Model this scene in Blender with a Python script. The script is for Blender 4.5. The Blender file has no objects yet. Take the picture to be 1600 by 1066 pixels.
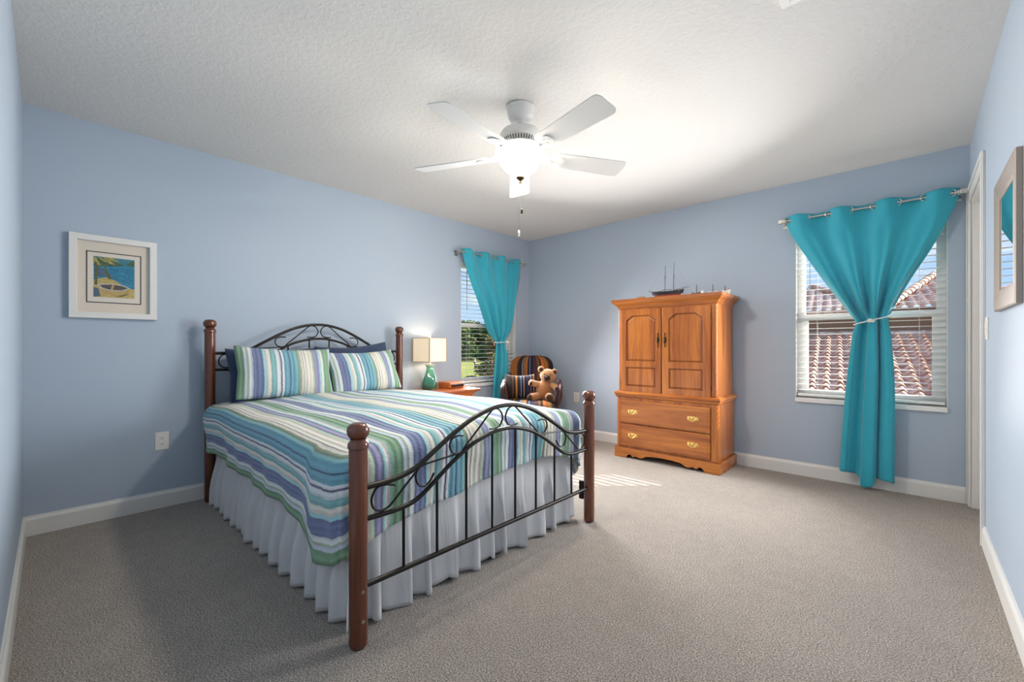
import bpy, bmesh, math, random
from math import sin, cos, pi, radians, sqrt, atan2, exp
from mathutils import Vector, Matrix
random.seed(7)
S = bpy.context.scene
COL = S.collection

# ------------------------------------------------------------------ camera
W, L, H = 3.942, 4.358, 2.44          # room: x 0..W, y -L..0, z 0..H
cam_d = bpy.data.cameras.new('camera')
cam = bpy.data.objects.new('camera', cam_d); COL.objects.link(cam)
cam.location = (3.657, -4.2496, 1.0733)
cam.rotation_euler = (radians(90), 0, radians(42.989))
cam_d.sensor_width = 36; cam_d.lens = 671.37 / 1600 * 36
cam_d.shift_y = 7.77 / 1600
cam_d.clip_start = 0.02; cam_d.clip_end = 500
S.camera = cam

# ------------------------------------------------------------------ view
S.view_settings.view_transform = 'Standard'
S.view_settings.look = 'None'
S.view_settings.exposure = 0.24
S.view_settings.gamma = 1.0
S.view_settings.use_curve_mapping = False

# ------------------------------------------------------------------ world: blue sky with broken cloud
w = bpy.data.worlds.new('sky'); S.world = w; w.use_nodes = True
nt = w.node_tree; nt.nodes.clear()
def N(t, typ, **k):
    n = t.nodes.new(typ)
    for a, b in k.items(): setattr(n, a, b)
    return n
tc = N(nt, 'ShaderNodeTexCoord'); sx = N(nt, 'ShaderNodeSeparateXYZ')
nt.links.new(tc.outputs['Generated'], sx.inputs[0])
rmp = N(nt, 'ShaderNodeValToRGB')
rmp.color_ramp.elements[0].position = 0.0; rmp.color_ramp.elements[0].color = (.50, .70, .92, 1)
rmp.color_ramp.elements[1].position = 0.5; rmp.color_ramp.elements[1].color = (.10, .30, .74, 1)
nt.links.new(sx.outputs[2], rmp.inputs[0])
mp = N(nt, 'ShaderNodeMapping'); mp.inputs['Scale'].default_value = (3.0, 3.0, 8.0); mp.inputs['Location'].default_value = (.35, .2, .1)
nt.links.new(tc.outputs['Generated'], mp.inputs[0])
nz = N(nt, 'ShaderNodeTexNoise'); nz.inputs['Scale'].default_value = 1.5; nz.inputs['Detail'].default_value = 7; nz.inputs['Roughness'].default_value = .55
nt.links.new(mp.outputs[0], nz.inputs[0])
cr = N(nt, 'ShaderNodeValToRGB'); cr.color_ramp.elements[0].position = .53; cr.color_ramp.elements[1].position = .64
nt.links.new(nz.outputs[0], cr.inputs[0])
mx = N(nt, 'ShaderNodeMix', data_type='RGBA'); mx.inputs[7].default_value = (.92, .94, .97, 1)
nt.links.new(cr.outputs[0], mx.inputs[0]); nt.links.new(rmp.outputs[0], mx.inputs[6])
bg = N(nt, 'ShaderNodeBackground'); bg.inputs[1].default_value = 1.05
nt.links.new(mx.outputs[2], bg.inputs[0])
wo = N(nt, 'ShaderNodeOutputWorld'); nt.links.new(bg.outputs[0], wo.inputs[0])

# ------------------------------------------------------------------ sun, and unseen fill lights added in the room before the two windows
SUN_DIR = Vector((-.742, -.675, -.45)).normalized()
sd = bpy.data.lights.new('sun', 'SUN'); sd.energy = 16.0; sd.angle = radians(.3); sd.color = (1, .94, .84)
so = bpy.data.objects.new('sun', sd); COL.objects.link(so); so.location = (12, 14, 9)
so.rotation_euler = SUN_DIR.to_track_quat('-Z', 'Y').to_euler()
def room_fill(name, loc, direction, sxx, syy, power, col=(1, .98, .965)):  # added area light, unseen by the camera, standing in for window light
    l = bpy.data.lights.new(name, 'AREA'); l.shape = 'RECTANGLE'; l.size = sxx; l.size_y = syy; l.energy = power; l.color = col
    o = bpy.data.objects.new(name, l); COL.objects.link(o); o.location = loc
    o.rotation_euler = Vector(direction).to_track_quat('-Z', 'Y').to_euler()
    l.spread = radians(140); o.visible_camera = False
    return o
room_fill('room_fill_back', (3.25, -.46, 1.3), (-.80, -1, -.25), .85, 1.35, 30)
room_fill('room_fill_left', (.40, -.75, 1.3), (1, -.50, -.43), .9, 1.35, 54)

# ------------------------------------------------------------------ material helpers
def lin(c):
    f = lambda v: v / 12.92 if v <= .04045 else ((v + .055) / 1.055) ** 2.4
    return (f(c[0] / 255), f(c[1] / 255), f(c[2] / 255), 1)
def mat(name, col, rough=.5, metal=0, spec=.5, coat=0, sheen=0):
    m = bpy.data.materials.new(name); m.use_nodes = True
    b = m.node_tree.nodes['Principled BSDF']
    b.inputs['Base Color'].default_value = lin(col); b.inputs['Roughness'].default_value = rough
    b.inputs['Metallic'].default_value = metal; b.inputs['Specular IOR Level'].default_value = spec
    b.inputs['Coat Weight'].default_value = coat; b.inputs['Sheen Weight'].default_value = sheen
    return m
def bsdf(m): return m.node_tree.nodes['Principled BSDF']
def coords(m, scale=(1, 1, 1), kind='Object', rot=(0, 0, 0)):
    t = m.node_tree; c = N(t, 'ShaderNodeTexCoord'); mp = N(t, 'ShaderNodeMapping')
    mp.inputs['Scale'].default_value = scale; mp.inputs['Rotation'].default_value = rot
    t.links.new(c.outputs[kind], mp.inputs[0]); return mp.outputs[0]
def noise(m, vec, scale, detail=3, rough=.5, dist=0):
    t = m.node_tree; n = N(t, 'ShaderNodeTexNoise'); n.inputs['Scale'].default_value = scale
    n.inputs['Detail'].default_value = detail; n.inputs['Roughness'].default_value = rough; n.inputs['Distortion'].default_value = dist
    t.links.new(vec, n.inputs['Vector']); return n.outputs[0]
def ramp(m, val, stops, interp='LINEAR'):
    t = m.node_tree; r = N(t, 'ShaderNodeValToRGB'); cr = r.color_ramp; cr.interpolation = interp
    while len(cr.elements) < len(stops): cr.elements.new(.5)
    for e, (p, c) in zip(cr.elements, stops): e.position = p; e.color = c
    t.links.new(val, r.inputs[0]); return r.outputs[0]
def bump(m, val, strength, dist=.002):
    t = m.node_tree; b = N(t, 'ShaderNodeBump'); b.inputs['Strength'].default_value = strength; b.inputs['Distance'].default_value = dist
    t.links.new(val, b.inputs['Height']); t.links.new(b.outputs[0], bsdf(m).inputs['Normal'])
def setcol(m, out): m.node_tree.links.new(out, bsdf(m).inputs['Base Color'])
def mixc(m, fac, a, b, mode='MIX'):
    t = m.node_tree; n = N(t, 'ShaderNodeMix', data_type='RGBA', blend_type=mode)
    for i, v in ((0, fac), (6, a), (7, b)):
        if hasattr(v, 'links'): t.links.new(v, n.inputs[i])
        else: n.inputs[i].default_value = v
    return n.outputs[2]
def painted(name, col, rough=.6, bs=.15, scale=90):
    m = mat(name, col, rough, spec=.3); bump(m, noise(m, coords(m), scale, 4), bs, .0015); return m
def wood(name, dark, light, axis, rough=.3, scale=1.0, coat=.3):
    m = mat(name, light, rough, coat=coat); bsdf(m).inputs['Coat Roughness'].default_value = .2
    s = [15, 15, 15]; s[axis] = 1.1; s = [v * scale for v in s]
    v = coords(m, s); n1 = noise(m, v, 1.0, 5, .6, .6)
    s2 = [160, 160, 160]; s2[axis] = 5
    n2 = noise(m, coords(m, s2), 1.0, 2, .5)
    c1 = ramp(m, n1, [(.3, lin(dark)), (.62, lin(light))])
    c2 = ramp(m, n2, [(.34, (.76, .70, .66, 1)), (.5, (1, 1, 1, 1))])
    setcol(m, mixc(m, .8, c1, c2, 'MULTIPLY')); bump(m, n2, .12, .0006); return m
def stripes(name, pattern, k=1.0, rough=.85, quilt=True):
    """stripes across U (metres), quilted ridges along them"""
    m = mat(name, (200, 200, 200), rough, spec=.2, sheen=.15 if quilt else 0)
    t = m.node_tree; c = N(t, 'ShaderNodeTexCoord'); sp = N(t, 'ShaderNodeSeparateXYZ'); t.links.new(c.outputs['UV'], sp.inputs[0])
    tot = sum(p[0] for p in pattern)
    d = N(t, 'ShaderNodeMath', operation='DIVIDE'); d.inputs[1].default_value = tot * k; t.links.new(sp.outputs[0], d.inputs[0])
    f = N(t, 'ShaderNodeMath', operation='FRACT')
    if quilt:     # seams pucker, so the stripe edges wander a little
        mpw = N(t, 'ShaderNodeMapping'); mpw.inputs['Scale'].default_value = (9, 14, 1); t.links.new(c.outputs['UV'], mpw.inputs[0])
        wn = noise(m, mpw.outputs[0], 1.0, 4, .65)
        wm = N(t, 'ShaderNodeMath', operation='MULTIPLY_ADD'); wm.inputs[1].default_value = .016 / (tot * k); t.links.new(wn, wm.inputs[0]); t.links.new(d.outputs[0], wm.inputs[2]); d = wm
    t.links.new(d.outputs[0], f.inputs[0])
    stops = []; a = 0
    for wd, col in pattern: stops.append((a / tot, lin(col))); a += wd
    cc = ramp(m, f.outputs[0], stops, 'CONSTANT')
    mp = N(t, 'ShaderNodeMapping'); mp.inputs['Scale'].default_value = (900, 350, 1); t.links.new(c.outputs['UV'], mp.inputs[0])
    wv = noise(m, mp.outputs[0], 1.0, 2)
    cw = ramp(m, wv, [(.3, (.82, .82, .84, 1)), (.7, (1.06, 1.06, 1.05, 1))])
    setcol(m, mixc(m, .14 if quilt else 0.0, mixc(m, 1.0, cc, cw, 'MULTIPLY'), (.56, .60, .60, 1)))
    if quilt:
        w1 = N(t, 'ShaderNodeTexWave', wave_type='BANDS', bands_direction='X'); w1.inputs['Scale'].default_value = 11; w1.inputs['Distortion'].default_value = .6
        t.links.new(c.outputs['UV'], w1.inputs['Vector'])
        mp2 = N(t, 'ShaderNodeMapping'); mp2.inputs['Scale'].default_value = (60, 110, 1); t.links.new(c.outputs['UV'], mp2.inputs[0])
        n2 = noise(m, mp2.outputs[0], 1.0, 2)
        ad = N(t, 'ShaderNodeMath', operation='ADD'); t.links.new(w1.outputs['Fac'], ad.inputs[0]); t.links.new(n2, ad.inputs[1])
        bump(m, ad.outputs[0], .7, .004)
    return m
def fabric(name, col, rough=.8, sc=1200, bs=.1, trans=0, sheen=.2):
    m = mat(name, col, rough, spec=.2, sheen=sheen)
    n = noise(m, coords(m), sc, 2); bump(m, n, bs, .0006)
    if trans:
        t = m.node_tree; tr = N(t, 'ShaderNodeBsdfTranslucent'); tr.inputs[0].default_value = lin(col)
        mxs = N(t, 'ShaderNodeMixShader'); mxs.inputs[0].default_value = trans
        out = t.nodes['Material Output']
        t.links.new(bsdf(m).outputs[0], mxs.inputs[1]); t.links.new(tr.outputs[0], mxs.inputs[2]); t.links.new(mxs.outputs[0], out.inputs[0])
    return m
def glassy(name, refl=.06, tint=(1, 1, 1, 1)):
    m = bpy.data.materials.new(name); m.use_nodes = True; t = m.node_tree; t.nodes.clear()
    a = N(t, 'ShaderNodeBsdfTransparent'); a.inputs[0].default_value = tint
    g = N(t, 'ShaderNodeBsdfGlossy'); g.inputs['Roughness'].default_value = .02
    lw = N(t, 'ShaderNodeLayerWeight'); lw.inputs[0].default_value = .5
    pw = N(t, 'ShaderNodeMath', operation='POWER'); pw.inputs[1].default_value = 4.5; t.links.new(lw.outputs['Facing'], pw.inputs[0])
    fr = N(t, 'ShaderNodeMath', operation='MULTIPLY_ADD'); fr.inputs[1].default_value = .7; fr.inputs[2].default_value = .03; t.links.new(pw.outputs[0], fr.inputs[0])
    x = N(t, 'ShaderNodeMixShader'); o = N(t, 'ShaderNodeOutputMaterial')
    t.links.new(fr.outputs[0], x.inputs[0]); t.links.new(a.outputs[0], x.inputs[1]); t.links.new(g.outputs[0], x.inputs[2]); t.links.new(x.outputs[0], o.inputs[0])
    return m

M = {}
M['wall'] = painted('blue_wall_paint', (173, 188, 205), .55, .1, 140)
M['trim'] = mat('white_trim_paint', (226, 226, 224), .35)
M['vinyl'] = mat('white_vinyl', (236, 237, 236), .3)
M['white'] = mat('white_enamel', (232, 231, 228), .3)
M['plate'] = mat('white_plastic', (236, 234, 228), .35)
M['dark'] = mat('dark_slot', (30, 28, 26), .6)
m = painted('knockdown_ceiling', (226, 224, 221), .9, .0, 60); M['ceiling'] = m
v = coords(m); n1 = noise(m, v, 42, 3, .55, .4); r1 = ramp(m, n1, [(.42, (0, 0, 0, 1)), (.58, (1, 1, 1, 1))]); bump(m, r1, .22, .004)
m = mat('carpet_pile', (170, 160, 148), .95, spec=.1, sheen=.25); M['carpet'] = m
v = coords(m); n1 = noise(m, v, 190, 3, .75); n2 = noise(m, v, 1.3, 2, .5, .5); n3 = noise(m, v, 14, 3, .6)
c1 = ramp(m, n1, [(.36, lin((82, 74, 67))), (.5, lin((158, 149, 140))), (.62, lin((220, 212, 204)))])
c2 = ramp(m, n2, [(.35, (.9, .89, .88, 1)), (.65, (1.0, .985, .965, 1))])
c3 = ramp(m, n3, [(.3, (.9, .9, .9, 1)), (.7, (1.04, 1.04, 1.04, 1))])
setcol(m, mixc(m, 1, mixc(m, 1, c1, c2, 'MULTIPLY'), c3, 'MULTIPLY')); bump(m, n1, .9, .008)
M['oak'] = wood('golden_oak_upright', (138, 66, 18), (192, 116, 46), 2)
M['oak_x'] = wood('golden_oak_level', (138, 66, 18), (192, 116, 46), 0)
M['oak_y'] = wood('golden_oak_deep', (138, 66, 18), (192, 116, 46), 1)
M['oak_dark'] = wood('oak_shadow_line', (110, 52, 14), (150, 80, 28), 2)
M['night'] = wood('cherry_nightstand', (150, 74, 30), (196, 112, 56), 1)
M['cherry'] = wood('cherry_bedpost', (70, 30, 14), (110, 54, 28), 2, .22, 1, .6)
M['iron'] = mat('black_iron', (34, 32, 31), .38, .6)
M['bolt'] = mat('bolt_cap', (150, 130, 115), .4, .5)
M['brass'] = mat('antique_brass', (226, 188, 116), .24, 1)
M['bronze'] = mat('dark_bronze', (84, 68, 44), .35, 1)
M['nickel'] = mat('brushed_nickel', (208, 204, 196), .25, 1)
M['silver'] = mat('silver_frame', (158, 146, 137), .45, .25)
M['teal'] = fabric('turquoise_curtain', (52, 166, 188), .6, 900, .06, 0, .35)
M['cord'] = fabric('white_cord', (226, 228, 226), .7, 800)
M['skirt'] = fabric('white_bed_skirt', (222, 224, 227), .8, 700, .06, .15)
M['navy'] = fabric('navy_pillowcase', (50, 64, 92), .8)
M['mattress'] = fabric('mattress_ticking', (60, 84, 116), .8)
M['slat'] = mat('blind_slat', (240, 240, 238), .4)
M['glass'] = glassy('window_glass')
G_ = (112, 156, 118); NV = (98, 112, 160); BL = (98, 164, 186); TL = (120, 180, 184); CR = (228, 222, 212); WH = (220, 226, 230)
PU = (98, 92, 132); PG = (176, 200, 166); VI = (140, 140, 180); AQ = (156, 208, 216); OL = (136, 154, 124); DK = (62, 84, 118); GY = (130, 130, 138); LV = (196, 204, 222)
PAT = [(.052, G_), (.018, LV), (.010, PG), (.022, WH), (.062, NV), (.014, AQ), (.030, CR), (.032, TL), (.026, WH), (.008, PU), (.014, WH), (.036, BL), (.005, DK),
       (.036, BL), (.016, TL), (.018, OL), (.016, CR), (.004, GY), (.014, CR), (.004, PG), (.040, CR), (.016, PG), (.040, VI), (.010, AQ), (.018, CR), (.008, TL)]
M['quilt'] = stripes('striped_quilt', PAT)
M['sham'] = stripes('striped_sham', PAT, 1.02)
BRN = (44, 27, 20); TAN = (136, 88, 42); ORG = (160, 94, 50); NAV = (22, 24, 46); PLM = (62, 38, 48); OLV = (92, 76, 48); SKY = (120, 138, 168)
CH = [(.045, PLM), (.02, OLV), (.006, TAN), (.022, BRN), (.008, TAN), (.03, ORG), (.004, BRN), (.036, (138, 88, 38)), (.014, OLV), (.034, BRN), (.02, NAV), (.007, SKY), (.022, OLV), (.03, TAN), (.008, ORG), (.026, NAV), (.007, SKY), (.03, NAV), (.012, BRN)]
M['chair'] = stripes('dark_striped_upholstery', CH, 1.0, .8, False)
DB = (36, 23, 17); CU = [(.075, DB), (.010, (84, 60, 44)), (.024, DB), (.016, (150, 98, 46)), (.024, DB), (.012, NAV), (.005, SKY), (.024, NAV), (.006, (170, 130, 90)), (.034, NAV), (.012, PLM), (.022, NAV), (.005, SKY), (.022, DB), (.028, (170, 122, 72))]
M['cushion'] = stripes('dark_striped_cushion', CU, 1.1, .8, False)
M['chairwood'] = wood('dark_walnut', (40, 22, 14), (74, 42, 25), 2, .5, 1, 0)
M['plush'] = fabric('tan_plush', (168, 120, 76), .95, 260, .8, 0, .5)
M['plush2'] = fabric('rust_plush', (150, 97, 56), .95, 260, .8, 0, .5)
M['plush_dark'] = fabric('dark_brown_plush', (60, 36, 26), .9, 260, .6)

# ------------------------------------------------------------------ mesh helpers
class MB:
    def __init__(s): s.v = []; s.f = []; s.uv = {}; s.mi = []; s.cur = 0
    def add(s, vs, fs, uvs=None):
        o = len(s.v); s.v += [tuple(p) for p in vs]
        for i, f in enumerate(fs):
            if uvs: s.uv[len(s.f)] = [uvs[k] for k in f] if not isinstance(uvs, list) or not isinstance(uvs[0], list) else uvs[i]
            s.f.append(tuple(k + o for k in f)); s.mi.append(s.cur)
        return s
    def box(s, x0, y0, z0, x1, y1, z1, rot=None, piv=None):
        vs = [Vector((x, y, z)) for x in (x0, x1) for y in (y0, y1) for z in (z0, z1)]
        if rot is not None:
            p = Vector(piv) if piv else Vector(((x0 + x1) / 2, (y0 + y1) / 2, (z0 + z1) / 2))
            vs = [rot @ (q - p) + p for q in vs]
        return s.add(vs, [(0, 1, 3, 2), (4, 6, 7, 5), (0, 4, 5, 1), (2, 3, 7, 6), (0, 2, 6, 4), (1, 5, 7, 3)])
    def grid(s, fn, nu, nv, closed_u=False, uv=None):
        vs = []; uvs = []
        cu = nu if closed_u else nu + 1
        for j in range(nv + 1):
            for i in range(cu):
                vs.append(fn(i / nu, j / nv)); uvs.append(uv(i / nu, j / nv) if uv else (i / nu, j / nv))
        fs = []
        for j in range(nv):
            for i in range(nu):
                a = j * cu + i; b = j * cu + (i + 1) % cu
                fs.append((a, b, b + cu, a + cu))
        return s.add(vs, fs, uvs)
    def lathe(s, prof, c=(0, 0, 0), seg=32, ax='z'):
        """prof: [(r, h)] from one end to the other, capped"""
        c = Vector(c)
        def P(r, h, a):
            if ax == 'z': return c + Vector((r * cos(a), r * sin(a), h))
            if ax == 'x': return c + Vector((h, r * cos(a), r * sin(a)))
            return c + Vector((r * sin(a), h, r * cos(a)))
        vs = [P(r, h, 2 * pi * i / seg) for r, h in prof for i in range(seg)]
        fs = []
        for j in range(len(prof) - 1):
            for i in range(seg):
                a = j * seg + i; b = j * seg + (i + 1) % seg
                fs.append((a, b, b + seg, a + seg))
        n = len(vs)
        vs += [P(0, prof[0][1], 0), P(0, prof[-1][1], 0)]
        for i in range(seg):
            fs.append((n, (i + 1) % seg, i)); k = (len(prof) - 1) * seg
            fs.append((n + 1, k + i, k + (i + 1) % seg))
        return s.add(vs, fs)
    def tube(s, path, r, seg=8, closed=False, sq=None):
        P = [Vector(p) for p in path]; n = len(P)
        rr = r if isinstance(r, (list, tuple)) else [r] * n
        T = []
        for i in range(n):
            a = P[i - 1] if (i > 0 or closed) else P[i]; b = P[(i + 1) % n] if (i < n - 1 or closed) else P[i]
            t = (b - a); T.append(t.normalized() if t.length > 1e-9 else Vector((0, 0, 1)))
        up = Vector((0, 0, 1)) if abs(T[0].z) < .9 else Vector((1, 0, 0))
        x = T[0].cross(up).normalized(); vs = []
        for i in range(n):
            x = (x - T[i] * x.dot(T[i])).normalized(); y = T[i].cross(x)
            for k in range(seg):
                a = 2 * pi * k / seg
                vs.append(P[i] + (x * cos(a) + y * sin(a)) * rr[i])
        fs = []
        for i in range(n if closed else n - 1):
            for k in range(seg):
                a = i * seg + k; b = i * seg + (k + 1) % seg; c = ((i + 1) % n) * seg
                fs.append((a, b, c + (k + 1) % seg, c + k))
        if not closed:
            fs.append(tuple(range(seg - 1, -1, -1))); fs.append(tuple((n - 1) * seg + k for k in range(seg)))
        return s.add(vs, fs)
    def prism(s, pts, a, b, plane='xz'):
        """outline pts extruded from depth a to depth b"""
        def P(u, v, d): return {'xz': (u, d, v), 'yz': (d, u, v), 'xy': (u, v, d)}[plane]
        n = len(pts); vs = [P(u, v, a) for u, v in pts] + [P(u, v, b) for u, v in pts]
        fs = [tuple(range(n)), tuple(range(2 * n - 1, n - 1, -1))]
        for i in range(n): j = (i + 1) % n; fs.append((i, i + n, j + n, j))
        return s.add(vs, fs)
    def ell(s, c, r, rot=None, nu=24, nv=16, pw=1.0):
        c = Vector(c)
        def sp(v): return math.copysign(abs(v) ** pw, v)
        def fn(u, v):
            a = 2 * pi * u; b = pi * (v - .5) * .998
            p = Vector((r[0] * sp(cos(b)) * sp(cos(a)), r[1] * sp(cos(b)) * sp(sin(a)), r[2] * sp(sin(b))))
            return c + (rot @ p if rot is not None else p)
        return s.grid(fn, nu, nv, True)
    def xf(s, mtx):
        s.v = [tuple(mtx @ Vector(p)) for p in s.v]; return s
    def build(s, name, mats, parent=None, smooth=40, bevel=0, seg=2, off=None, solid=0, sub=0):
        me = bpy.data.meshes.new(name)
        vs = s.v if off is None else [(p[0] - off[0], p[1] - off[1], p[2] - off[2]) for p in s.v]
        me.from_pydata(vs, [], s.f)
        if s.uv:
            uvl = me.uv_layers.new(name='UVMap')
            for fi, p in enumerate(me.polygons):
                u = s.uv.get(fi)
                if u:
                    for k, li in enumerate(p.loop_indices): uvl.data[li].uv = u[k]
        if not isinstance(mats, (list, tuple)): mats = [mats]
        for q in mats: me.materials.append(q)
        if len(mats) > 1:
            for p, i in zip(me.polygons, s.mi): p.material_index = i
        bm = bmesh.new(); bm.from_mesh(me)
        bmesh.ops.remove_doubles(bm, verts=bm.verts, dist=1e-6) if len(bm.verts) < 200000 else None
        bmesh.ops.recalc_face_normals(bm, faces=bm.faces); bm.to_mesh(me); bm.free()
        if smooth:
            for p in me.polygons: p.use_smooth = True
            me.set_sharp_from_angle(angle=radians(smooth))
        o = bpy.data.objects.new(name, me); COL.objects.link(o)
        if parent: o.parent = parent
        if sub:
            d = o.modifiers.new('sub', 'SUBSURF'); d.levels = sub; d.render_levels = sub
        if solid:
            d = o.modifiers.new('solid', 'SOLIDIFY'); d.thickness = solid; d.offset = 0
        if bevel:
            d = o.modifiers.new('bevel', 'BEVEL'); d.width = bevel; d.segments = seg; d.limit_method = 'ANGLE'; d.angle_limit = radians(40)
        return o
def tag(o, label, cat, group=None, kind=None):
    o['label'] = label; o['category'] = cat
    if group: o['group'] = group
    if kind: o['kind'] = kind
    return o
def thing(name, loc, label, cat, rz=0, group=None):
    o = bpy.data.objects.new(name, None); COL.objects.link(o); o.location = loc; o.rotation_euler = (0, 0, rz)
    o.empty_display_size = .05
    return tag(o, label, cat, group)
def struct(o, label=None, cat=None):
    o['kind'] = 'structure'
    if label: o['label'] = label
    if cat: o['category'] = cat
    return o
def spline(pts, n=8, closed=False):
    P = [Vector(p) for p in pts]; out = []
    m = len(P)
    for i in range(m if closed else m - 1):
        p0 = P[i - 1] if (i > 0 or closed) else P[i] * 2 - P[i + 1]
        p1 = P[i]; p2 = P[(i + 1) % m]; p3 = P[(i + 2) % m] if (i + 2 < m or closed) else P[i + 1] * 2 - P[i]
        for k in range(n):
            t = k / n
            out.append(.5 * ((2 * p1) + (p2 - p0) * t + (2 * p0 - 5 * p1 + 4 * p2 - p3) * t * t + (3 * p1 - p0 - 3 * p2 + p3) * t ** 3))
    if not closed: out.append(P[-1])
    return out
def lerp(xs, x, smooth=True):
    """piecewise value from [(x, v)] sorted by x"""
    if x <= xs[0][0]: return xs[0][1]
    if x >= xs[-1][0]: return xs[-1][1]
    for i in range(len(xs) - 1):
        if xs[i][0] <= x <= xs[i + 1][0]:
            a, b = xs[i], xs[i + 1]; h = b[0] - a[0]; t = (x - a[0]) / h
            if not smooth: return a[1] + (b[1] - a[1]) * t
            m0 = (b[1] - xs[i - 1][1]) / (b[0] - xs[i - 1][0]) if i > 0 else (b[1] - a[1]) / h
            m1 = (xs[i + 2][1] - a[1]) / (xs[i + 2][0] - a[0]) if i + 2 < len(xs) else (b[1] - a[1]) / h
            return a[1] * (2 * t ** 3 - 3 * t * t + 1) + m0 * h * (t ** 3 - 2 * t * t + t) + b[1] * (-2 * t ** 3 + 3 * t * t) + m1 * h * (t ** 3 - t * t)
def sstep(a, b, x):
    t = min(1, max(0, (x - a) / (b - a))); return t * t * (3 - 2 * t)

# ================================================================== room shell
T = .15
struct(MB().box(-T, -L - T, -.12, W + 1.3, T, 0).build('floor', M['carpet'], smooth=0))
struct(MB().box(-T, -L - T, H, W + T, T, H + .1).build('ceiling', M['ceiling'], smooth=0))
WZ0, WZ1 = .61, 2.02
BX0, BX1 = 2.941, 3.836       # window in the back wall
AY0, AY1 = -1.157, -.262      # window in the left wall
m_ = MB()
m_.box(-T, 0, 0, BX0, T, H).box(BX1, 0, 0, W + T, T, H).box(BX0, 0, 0, BX1, T, WZ0).box(BX0, 0, WZ1, BX1, T, H)
struct(m_.build('wall_back', M['wall'], smooth=0))
m_ = MB()
m_.box(-T, -L - T, 0, 0, AY0, H).box(-T, AY1, 0, 0, 0, H).box(-T, AY0, 0, 0, AY1, WZ0).box(-T, AY0, WZ1, 0, AY1, H)
struct(m_.build('wall_left', M['wall'], smooth=0))
DY0, DY1, DZ = -.775, -.075, 2.045
m_ = MB()
m_.box(W, -L - T, 0, W + .12, DY0, H).box(W, DY1, 0, W + .12, 0, H).box(W, DY0, DZ, W + .12, DY1, H)
struct(m_.build('wall_right', M['wall'], smooth=0))
struct(MB().box(0, -L - T, 0, W, -L, H).build('wall_front', M['wall'], smooth=0))
# baseboards with a small ogee top
def base_prof(): return [(0, 0), (.014, 0), (.014, .088), (.011, .096), (.007, .101), (.005, .1103), (0, .1103)]
def baseboard(name, p0, p1, nrm):
    mb = MB(); n = Vector((nrm[0], nrm[1], 0)); a = Vector((*p0, 0)); b = Vector((*p1, 0)); pr = base_prof()
    vs = [a + n * d + Vector((0, 0, z)) for d, z in pr] + [b + n * d + Vector((0, 0, z)) for d, z in pr]
    k = len(pr); fs = [tuple(range(k)), tuple(range(2 * k - 1, k - 1, -1))] + [(i, i + k, (i + 1) % k + k, (i + 1) % k) for i in range(k)]
    mb.add(vs, fs); return struct(mb.build(name, M['trim'], smooth=0))
baseboard('baseboard_left', (0, -L), (0, 0), (1, 0))
baseboard('baseboard_back', (.014, 0), (W - .02, 0), (0, -1))
baseboard('baseboard_right', (W, -L), (W, DY0 - .075), (-1, 0))
baseboard('baseboard_front', (.014, -L), (W - .014, -L), (0, 1))
# door opening in the right wall: casing, jamb, closed slab behind the stop
mb = MB()
cz = .075
for y0, y1 in ((DY0 - cz, DY0 + .005), (DY1 - .005, DY1 + cz - .001)):
    mb.box(W - .012, y0, 0, W, y1, DZ + cz); 
    yi = y0 if y0 < DY0 else y1
    mb.box(W - .019, min(yi, yi + (.022 if y0 < DY0 else -.022)), 0, W - .012, max(yi, yi + (.022 if y0 < DY0 else -.022)), DZ + cz)
mb.box(W - .012, DY0 + .005, DZ - .005, W, DY1 - .005, DZ + cz).box(W - .019, DY0 - .05, DZ + cz - .022, W - .012, DY1 + .05, DZ + cz)
tr = struct(mb.build('trim_1', M['trim'], smooth=0, bevel=.003), 'white door casing around the doorway at the right wall', 'trim')
mb = MB()
mb.box(W + .001, DY0, 0, W + .12, DY0 + .02, DZ).box(W + .001, DY1 - .02, 0, W + .12, DY1, DZ).box(W + .001, DY0 + .02, DZ - .02, W + .12, DY1 - .02, DZ)
mb.box(W + .042, DY1 - .032, 0, W + .056, DY1 - .02, DZ - .02).box(W + .042, DY0 + .02, 0, W + .056, DY0 + .032, DZ - .02).box(W + .042, DY0 + .032, DZ - .032, W + .056, DY1 - .032, DZ - .02)
d1 = struct(mb.build('door_1', M['trim'], smooth=0, bevel=.002), 'white doorway with a closed panel door beside the right window', 'door')
mb = MB(); mb.box(W + .056, DY0 + .022, .012, W + .09, DY1 - .022, DZ - .022)
for z0, z1 in ((.2, .95), (1.1, 1.9)):
    for y0, y1 in ((DY0 + .12, DY0 + .32), (DY0 + .38, DY0 + .58)): mb.box(W + .05, y0, z0, W + .056, y1, z1)
mb.build('door_slab', M['trim'], d1, smooth=0, bevel=.004)
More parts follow.
